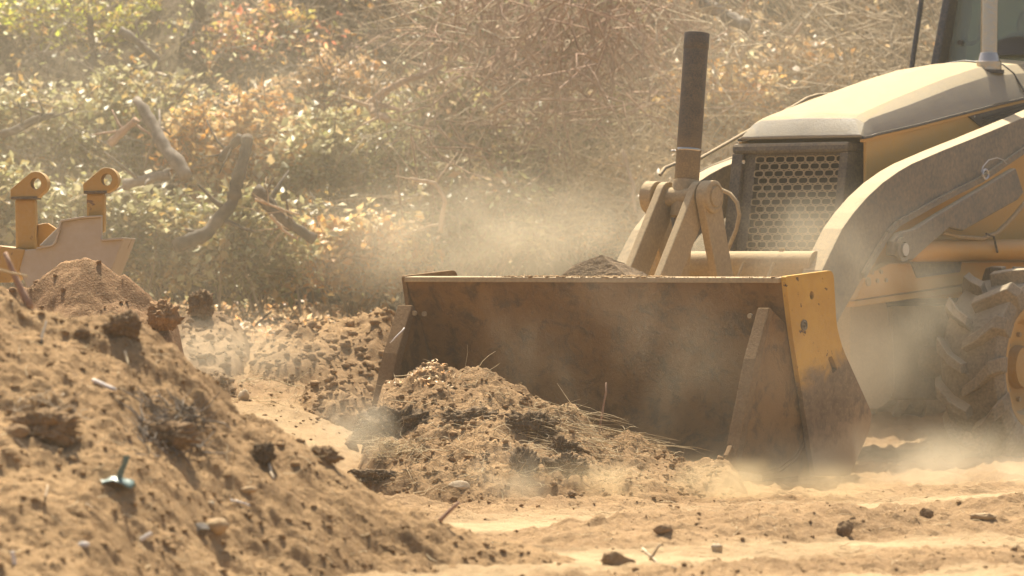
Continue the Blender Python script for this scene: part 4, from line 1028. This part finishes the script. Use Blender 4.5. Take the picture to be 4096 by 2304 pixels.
tag(lumps('soil_crumbs', pts, s, M['mound'], mnd, 1), kind='stuff')
pts, s = scatter('crumbs', ground_z, (1700, 4200), (1960, 2380), 1900, (.003, .014), M['ground'], 14.0, 21, lift=-.1)
w_ = RNG.random(len(pts)) > .15+.83*np.maximum(pack_mask(pts[:, 0], pts[:, 1])*1.5, smooth(.1, -.25, fbm(pts[:, 0], pts[:, 1]*1.6, .9, 3, 77))); pts = pts[w_]; s = s[w_]
tag(lumps('soil_crumbs', pts, s, M['ground'], None, 1), 'loose soil crumbs strewn over the wheel tracks', 'crumbs', kind='stuff')
pts, s = scatter('crumbs', ground_z, (650, 1600), (1330, 1800), 700, (.003, .022), M['ground'], 20.5, 29, lift=-.1)
tag(lumps('gravel', pts, s, M['ground'], None, 1), 'loose soil crumbs over the cleared ground at the back', 'crumbs', kind='stuff')

# straw and torn roots
def straw(name, fn, pxr, pyr, n, ln, w, mat, d0, d1, parent=None, tilt=.35, bend=.2, dirx=None):
    pts, _ = scatter(name, fn, pxr, pyr, n, (0, 0), None, d0, d1)
    m = len(pts); D = RNG.normal(size=(m, 3))*np.array([1, .7, tilt])
    if dirx is not None: D = D*.35+np.array(dirx)
    D /= np.linalg.norm(D, axis=1)[:, None]; L = RNG.uniform(*ln, (m, 1))
    A = pts+np.array([0, -.01, .008]); B = A+D*L; B[:, 2] = np.maximum(B[:, 2], fn(B[:, 0], B[:, 1])+.004)
    return tag(strips(name, A, B, RNG.uniform(*w, m), M[mat], parent, bend), kind='stuff')
straw('straw', pile_z, (1480, 2800), (1450, 1990), 650, (.03, .16), (.0009, .0022), 'straw', 19.5, 22.5, pile)
straw('straw', pile_z, (2050, 2650), (1640, 1800), 240, (.10, .30), (.0010, .0022), 'straw', 19.5, 22.5, pile, .2, .15, (1.1, -.15, -.22))
straw('root_hairs', pile_z, (1480, 2500), (1600, 1960), 900, (.02, .07), (.0008, .0016), 'darkbark', 19.5, 22.5, pile, .8)
straw('straw', pile_z, (1480, 1700), (1780, 1850), 200, (.04, .12), (.0010, .0022), 'straw', 19.5, 22.5, pile, .5)
straw('straw', base_mound, (0, 2000), (1150, 2300), 170, (.03, .10), (.0012, .0028), 'straw', 13.0, 16.4, mnd)
straw('root_hairs', base_mound, (560, 820), (1650, 1850), 200, (.05, .14), (.0015, .0045), 'bark', 13.0, 16.4, mnd, .7)
straw('root_hairs', base_mound, (60, 330), (1640, 1780), 90, (.03, .10), (.0012, .003), 'twig', 13.0, 16.4, mnd, .7)
straw('dry_grass', ground_z, (900, 1600), (1380, 1650), 500, (.04, .14), (.0012, .0025), 'straw', 20.5, 28, None, .5)
straw('straw', ground_z, (1900, 4100), (2000, 2300), 90, (.03, .12), (.0012, .0022), 'straw', 14, 21, None, .1)
n = 160
pts, _ = scatter('chips', pile_z, (1500, 1800), (1470, 1560), n, (0, 0), None, 19.5, 22.5)
tag(leaves('leaf_scraps', pts+np.array([0, -.01, .01]), RNG.uniform(.012, .03, len(pts)), pick('tan', len(pts))*1.4+.08, pile, .6), kind='stuff')

# turned sods on the heap: dark matted clumps, each a thing
for i, (x, y, sz, dm, lb) in enumerate([
    (1590, 1700, .135, (1.5, .9, .75), 'dark matted sod hanging on the left shoulder of the pushed heap'),
    (1865, 1640, .10, (1.6, .9, .55), 'dark sod ledge in the middle of the pushed heap'),
    (2120, 1700, .10, (1.3, .9, .8), 'root-matted sod in front of the straw fan'),
    (2090, 1860, .085, (.9, .8, 1.1), 'dark crumbling sod low on the heap'),
    (2260, 1850, .075, (1.2, .8, .8), 'grassy sod right of the crumbling sod'),
    (1480, 1890, .085, (1.5, .9, .55), 'dark sod at the left foot of the pushed heap'),
    (2250, 1780, .06, (1.2, .8, .8), 'small brown sod below the straw fan')]):
    p = hit(x, y+30, pile_z, 19.2, 23)
    ob = rock('sod', (p.x, p.y+.03, p.z-sz*.6), sz, M['darkclod'], lb, 'sod', 30+i, 5, .62, dm)
    k = 90; V = RNG.normal(size=(k, 3)); V /= np.linalg.norm(V, axis=1)[:, None]; A = V*np.array(dm)*sz*.9+np.array([0, 0, sz*.6*dm[2]])
    tag(strips('root_hairs', A, A+V*.03+RNG.normal(size=(k, 3))*.03, RNG.uniform(.0008, .0016, k), M['twig'], ob, .3), kind='stuff')

# ------------------------------------------------------------------ single stones, sticks and scraps
def stick(pa, pb, r, mat, label, name='stick', cat='stick', n=6, amp=.02, taper=.6):
    a = np.array(pa); path = [np.array(q)-a for q in wob(a, np.array(pb), n, amp, seed=int(abs(a[0])*1000) % 997)]
    b = MB(); b.tube(path, list(np.linspace(r, r*taper, n)), 8); o = npmesh(name, b.v, b.f, M[mat], None, True); o.location = a
    return tag(o, label, cat)
def on(px_, py_, fn=mound_z, d0=12.5, d1=24., up=.004): p = hit(px_, py_, fn, d0, d1); return np.array((p.x, p.y, p.z+up))
stick(on(372, 1532, up=.010), on(462, 1590, up=.012), .0085, 'whitewood', 'bleached white stick lying on the slope of the mound', taper=.8, amp=.008)
stick(on(345, 1955+70, up=.006), on(372, 2055, up=.006), .004, 'twig', 'short dry twig below the green plastic scrap', 'twig', 'twig')
stick(on(922, 2012, up=.006), on(1000, 2045, up=.008), .005, 'whitewood', 'thin pale curved stick low on the mound', 'twig', 'twig', amp=.05)
p = on(1748, 2052); stick(p-np.array([0, 0, .02]), p+np.array([.085, .02, .062]), .0095, 'redbark', 'brown broken stick poking up from the mound crest')
p = on(2395, 1700, pile_z, 19.3, 23.); stick(p-np.array([0, 0, .05]), P(2424, 1530, p[1]), .0060, 'redbark', 'thin upright stem standing on the pushed heap', 'stem', 'stem', 7, .03, .7)
stick(on(2570, 2205, ground_z, 13, 20, .006), on(2705, 2288, ground_z, 13, 20, .008), .0055, 'twig', 'long thin stick lying at the foot of the mound', amp=.01)
p = on(120, 1170, mound_z); stick(p, P(20, 1010, p[1]+.05), .016, 'redbark', 'snapped reddish branch stuck in the mound at the left edge', taper=.5)
stick(P(0, 1080, 15.2), P(110, 1105, 15.3), .006, 'straw', 'pale twig crossing the snapped reddish branch', 'twig', 'twig')
p = on(1000, 1320, ground_z, 20.5, 30); stick(p, P(1088, 1244, p[1]), .010, 'darkbark', 'dark stick leaning up on the cleared ground left of the cloddy heap')
stick(P(1618, 1312, 22.35), P(1560, 1372, 22.3), .0045, 'whitewood', 'pale broken twig caught on the corner of the bucket', 'twig', 'twig')
stick(on(180, 2000, up=.005), on(190, 1965, up=.02), .004, 'twig', 'small twig left of the green plastic scrap', 'twig', 'twig')
stick(on(1075, 1870, up=.004), on(1095, 1925, up=.004), .008, 'twig', 'stubby brown stick on the right slope of the mound')
stick(on(165, 1380, up=.004), on(185, 1340, up=.05), .007, 'darkbark', 'short dark root standing out high on the mound', 'root', 'root')
stick(on(195, 1640, up=.004), on(255, 1590, up=.006), .007, 'twig', 'bent tan root left of the dark root clump', 'root', 'root', amp=.08)
stick(on(500, 1430, up=.004), on(515, 1470, up=.006), .006, 'straw', 'pale root piece above the white stick', 'root', 'root')
stick(on(2600, 2240, ground_z, 13, 20, .0), on(2600, 2240, ground_z, 13, 20, .0)+np.array([.04, 0, .06]), .007, 'twig', 'stub of twig sticking up at the right foot of the mound', 'twig', 'twig')
for px_, py_, sz, mt, dm, lb, sd_ in [
    (868, 2120, .038, 'stone', (1.15, .9, .8), 'rounded tan stone resting on the lower mound', 1),
    (806, 2130, .030, 'greystone', (1.1, .9, .9), 'angular grey stone touching the rounded tan stone', 2),
    (335, 2180, .018, 'whitewood', (1.1, .8, .6), 'small white chip near the lower left of the mound', 3),
    (985, 1960, .026, 'stone', (1.4, .8, .6), 'flat brown stone on the right slope of the mound', 4),
    (845, 2010, .016, 'palestone', (1, .9, .8), 'small pale stone above the stone pair', 5),
    (60, 1720, .040, 'clod', (1.3, .9, .7), 'brown lump at the left edge beside the brown sod', 7),
    (140, 1705, .026, 'clod', (1.2, .9, .7), 'brown lump right of the left-edge lump', 8)]:
    p = hit(px_, py_+18, mound_z); rock('stone', (p.x, p.y, p.z-sz*.3), sz, M[mt], lb, 'stone', sd_, 4, .14, dm, cut=4)
for px_, py_, sz, mt, dm, lb, nm, ct, sd_ in [
    (3383, 2140, .040, 'clod', (.9, .8, 1.0), 'square brown clod standing alone on the wheel track', 'soil_clod', 'clod', 11),
    (2868, 2210, .024, 'palestone', (1.1, .9, .9), 'pale pebble on the compacted strip', 'stone', 'stone', 12),
    (2470, 2262, .045, 'clod', (1.3, .8, .8), 'dark hollow clod at the foot of the mound', 'soil_clod', 'clod', 13),
    (3705, 2070, .030, 'clod', (1.0, .9, .9), 'dark clod on the loosened ridge at the right', 'soil_clod', 'clod', 15),
    (2655, 2140, .032, 'clod', (1.4, .9, .7), 'low dark clod at the left end of the loosened ridge', 'soil_clod', 'clod', 16),
    (3930, 2080, .040, 'stone', (1.6, .9, .5), 'flat tan clod near the right edge', 'soil_clod', 'clod', 17),
    (2290, 1980+5, .02, 'clod', (1, 1, .9), 'small crumb at the front edge of the dust', 'soil_clod', 'clod', 18)]:
    p = hit(px_, py_, ground_z, 13, 24); rock(nm, (p.x, p.y, p.z-sz*.2), sz, M[mt], lb, ct, sd_, 3 if ct == 'stone' else 4, .25, dm, cut=4)
p = hit(975, 1600, ground_z, 20, 30); rock('stone', (p.x, p.y, p.z-.01), .040, M['palestone'], 'pale orange stone on the track behind the mound', 'stone', 21, 3, .2, (.8, .8, 1.1), cut=4)
p = hit(1838, 1955, pile_z, 19.2, 23); rock('stone', (p.x, p.y-.01, p.z-.01), .036, M['palestone'], 'pale flat stone at the foot of the pushed heap', 'stone', 22, 3, .15, (1.5, .9, .75), cut=3)
p = hit(1110, 1440, ground_z, 20, 30); rock('stone', (p.x, p.y, p.z), .055, M['stone'], 'tan flat slab at the front of the cloddy heap', 'stone', 23, 3, .2, (1.5, .9, .6), cut=4)
p = hit(1260, 1440, ground_z, 20, 30); rock('stone', (p.x, p.y, p.z), .075, M['stone'], 'larger tan slab right of the first slab', 'stone', 24, 3, .2, (1.5, .9, .6), cut=4)
for px_, py_, ang, lb in [(55, 2260, 1.4, 'pinkish white splinter standing at the lower left edge'), (580, 2175, -.5, 'pinkish splinter left of the stone pair')]:
    p = hit(px_, py_, mound_z); o = MB().box((0, 0, 0), (.055, .012, .014)).build('wood_splinter', M['whitewood'], None, .003); o.location = (p.x, p.y, p.z+.012); o.rotation_euler = (0, ang, .3)
    tag(o, lb, 'splinter')
# sods on the mound
for i, (x, y, sz, dm, lb) in enumerate([
    (660, 1770, .070, (1.4, .9, .7), 'dark tangle of torn roots in the middle of the mound'),
    (190, 1760, .075, (1.5, .9, .7), 'brown sod lying along the left of the mound'),
    (1050, 1850, .045, (.8, .8, .9), 'small dark sod on the right slope of the mound'),
    (1300, 1830, .05, (1.2, .8, .7), 'dark clod on the crest edge of the mound'),
    (330, 1420-60, .03, (1.2, .8, .7), 'dark clod high on the mound'),
    (505, 1335, .055, (1.2, .8, .8), 'brown clod on the mound crest below the reddish ridge')]):
    p = hit(x, y, mound_z); rock('sod', (p.x, p.y, p.z-sz*.45), sz, M['darkclod'] if i == 2 else M['clod'], lb, 'sod', 50+i, 5, .6, dm)
# green plastic scrap: crumpled sheet with a torn strip standing up
p = hit(465, 1955, mound_z); root = empty('plastic_scrap', tuple(p)); tag(root, 'crumpled green plastic scrap half buried in the mound', 'plastic')
nu = 14; U, Vv = np.meshgrid(np.linspace(-1, 1, nu), np.linspace(-1, 1, nu))
Zc = .035*(1-.5*(U**2+Vv**2))+.018*fbm(U, Vv, 1.8, 3, 301); Xc = U*.062+.012*fbm(U, Vv, 1.5, 2, 302); Yc = Vv*.05
i = (np.arange(nu-1)[:, None]*nu+np.arange(nu-1)[None]).ravel()
o = npmesh('crumpled_sheet', np.stack([Xc, Yc, Zc], -1).reshape(-1, 3), np.stack([i, i+1, i+nu+1, i+nu], 1), M['plastic'], root, False); sv = o.modifiers.new('thick', 'SOLIDIFY'); sv.thickness = .003
q = [(.012, -.02, .03), (.018, -.022, .055), (.033, -.028, .085), (.040, -.03, .112)]
V = []; 
for k, (x, y, z) in enumerate(q): w = .010+.002*(k % 2); V += [(x-w, y, z), (x+w, y-.006, z)]
o = npmesh('torn_strip', V, [(2*k, 2*k+1, 2*k+3, 2*k+2) for k in range(3)], M['plastic'], root); sv = o.modifiers.new('thick', 'SOLIDIFY'); sv.thickness = .002
# wedge of caked soil on the bucket's top edge
wa, wz = at_f(2395, 1100, -.70)
V = np.array([(-.13, -.24, 0), (.05, -.24, 0), (.07, .235, 0), (-.13, .235, 0), (-.10, -.22, .055), (-.01, -.19, .065), (-.04, -.02, .125), (-.09, .01, .115), (.0, .20, .02), (-.11, .2, .03)])
bm = bmesh.new(); [bm.verts.new(v) for v in V]; bmesh.ops.convex_hull(bm, input=bm.verts)
bmesh.ops.triangulate(bm, faces=bm.faces); bmesh.ops.subdivide_edges(bm, edges=bm.edges, cuts=9, use_grid_fill=True)
bm.normal_update()
for v in bm.verts: v.co += v.normal*(.020*float(fbm(v.co.x*12+v.co.z*9, v.co.y*12-v.co.z*5, 1, 5, 333, .65)))
me = bpy.data.meshes.new('soil_wedge'); bm.to_mesh(me); bm.free(); me.materials.append(M['darkclod'])
o = bpy.data.objects.new('soil_wedge', me); COL.objects.link(o)
o.matrix_world = Matrix.Translation((O2[0]+H2[0]*-.72+L2[0]*wa, O2[1]+H2[1]*-.72+L2[1]*wa, 1.078)) @ Matrix.Rotation(math.atan2(H2[1], H2[0]), 4, 'Z')
tag(o, 'triangular lump of caked soil on the top edge of the bucket', 'clod')
# crumbs along the lip
k = 2600; cs = RNG.uniform(SLf+.05, SR-.06, k); cf = RNG.uniform(-.62, -.435, k)
dens = fbm(cs, cs*0, 1.5, 2, 350) > .02; cs = cs[dens]; cf = cf[dens]; k = len(cs)
loc = np.stack([cf, cs, np.full(k, 1.084)], 1); s = .0015+.016*RNG.random(k)**2.2*np.clip(fbm(cs, cs*0, 1.5, 2, 350)*2, .1, 1.2)
cr = lumps('lip_crumbs', loc, s, M['mound'], LD, 1, .3, .6); cr['kind'] = 'stuff'

# ------------------------------------------------------------------ dusty air
t = NT('haze_air'); t.n.remove(t.b)
pv = t.N('ShaderNodeVolumePrincipled'); pv.inputs['Color'].default_value = (.97, .89, .70, 1); pv.inputs['Density'].default_value = .0016; pv.inputs['Anisotropy'].default_value = .5
t.l.new(pv.outputs[0], t.out.inputs['Volume'])
hz_ = MB().box((0, 50, 6), (240, 240, 14.6)).build('haze', t.m); tag(hz_, kind='stuff')
def dust(name, c, rad, dens, nsc=2.2, lo=.42, hi=.72, stretch=(1, 1, 1), fall=1.0, rot=0., col=(.97, .865, .655), g=.5, slant=0.):
    """a drifting cloud of dust: soft-edged ellipsoid of broken density"""
    V, F = ICO[3]; t = NT(name+'_volume'); t.n.remove(t.b)
    o = npmesh(name, V*1.02, F, t.m); o.location = c; o.scale = rad; o.rotation_euler = (0, slant, rot)
    ob = t.tc('Object'); ln = t.N('ShaderNodeVectorMath', operation='LENGTH'); t.l.new(ob, ln.inputs[0])
    f = t.ramp(ln.outputs['Value'], 1.0, 1.0-fall)
    mp = t.N('ShaderNodeMapping'); mp.inputs['Scale'].default_value = stretch; mp.inputs['Rotation'].default_value = (0, slant*1.0, 0); t.l.new(t.pos(), mp.inputs['Vector'])
    n = t.noise(nsc, 4, .55, mp.outputs[0], .4)
    d = t.math('MULTIPLY', t.math('MULTIPLY', f, t.ramp(n, lo, hi)), dens)
    pv = t.N('ShaderNodeVolumePrincipled'); pv.inputs['Color'].default_value = (*col, 1); pv.inputs['Anisotropy'].default_value = g
    t.l.new(d, pv.inputs['Density']); t.l.new(pv.outputs[0], t.out.inputs['Volume'])
    try: t.m.cycles.volume_step_rate = 2.5
    except Exception: pass
    tag(o, kind='stuff'); return o
dust('dust_cloud', P(2150, 960, 25.6), (2.0, 1.0, .55), 1.35, 1.3, .32, .70)
dust('dust_cloud', P(3400, 1330, 22.75), (.85, .60, .95), 1.6, 1.5, .28, .72, fall=.9)
dust('dust_cloud', P(3180, 900, 23.5), (.45, .35, .36), 1.5, 1.8, .28, .72)
dust('dust_cloud', P(3620, 1880, 21.2), (1.7, .7, .30), 1.9, 2.2, .32, .68)
dust('dust_cloud', P(3950, 1820, 22.2), (.8, .5, .36), 1.1, 1.8, .30, .72)
dust('dust_cloud', P(2750, 1945, 19.9), (1.6, .40, .18), 3.6, 3.2, .36, .70, fall=1.0, col=(.93, .76, .48))
dust('dust_cloud', P(2560, 1500, 21.2), (.95, .38, .62), .62, 1.5, .42, .74, (1.5, 1, .8), slant=.6)
dust('dust_cloud', P(2150, 1420, 21.6), (.55, .30, .40), .45, 1.8, .42, .74, (1.4, 1, .8), slant=.6)
dust('dust_cloud', P(1420, 1720, 20.4), (.30, .30, .34), 3.2, 4.0, .38, .72)
dust('dust_cloud', P(850, 1400, 23.6), (1.0, .8, .30), .8, 1.8, .30, .75)
dust('dust_cloud', P(500, 560, 27.4), (3.8, 1.2, 2.1), .25, .7, .18, .78)
dust('dust_cloud', P(2900, 420, 27.6), (4.4, 1.2, 2.3), .16, .6, .20, .76)
dust('dust_cloud', P(2950, 1330, 20.9), (1.9, .40, .85), .20, 1.1, .34, .76, (1.2, 1, .9), slant=.5)
dust('dust_cloud', P(2080, 1900, 19.5), (.35, .2, .2), 2.5, 5.0, .45, .7)
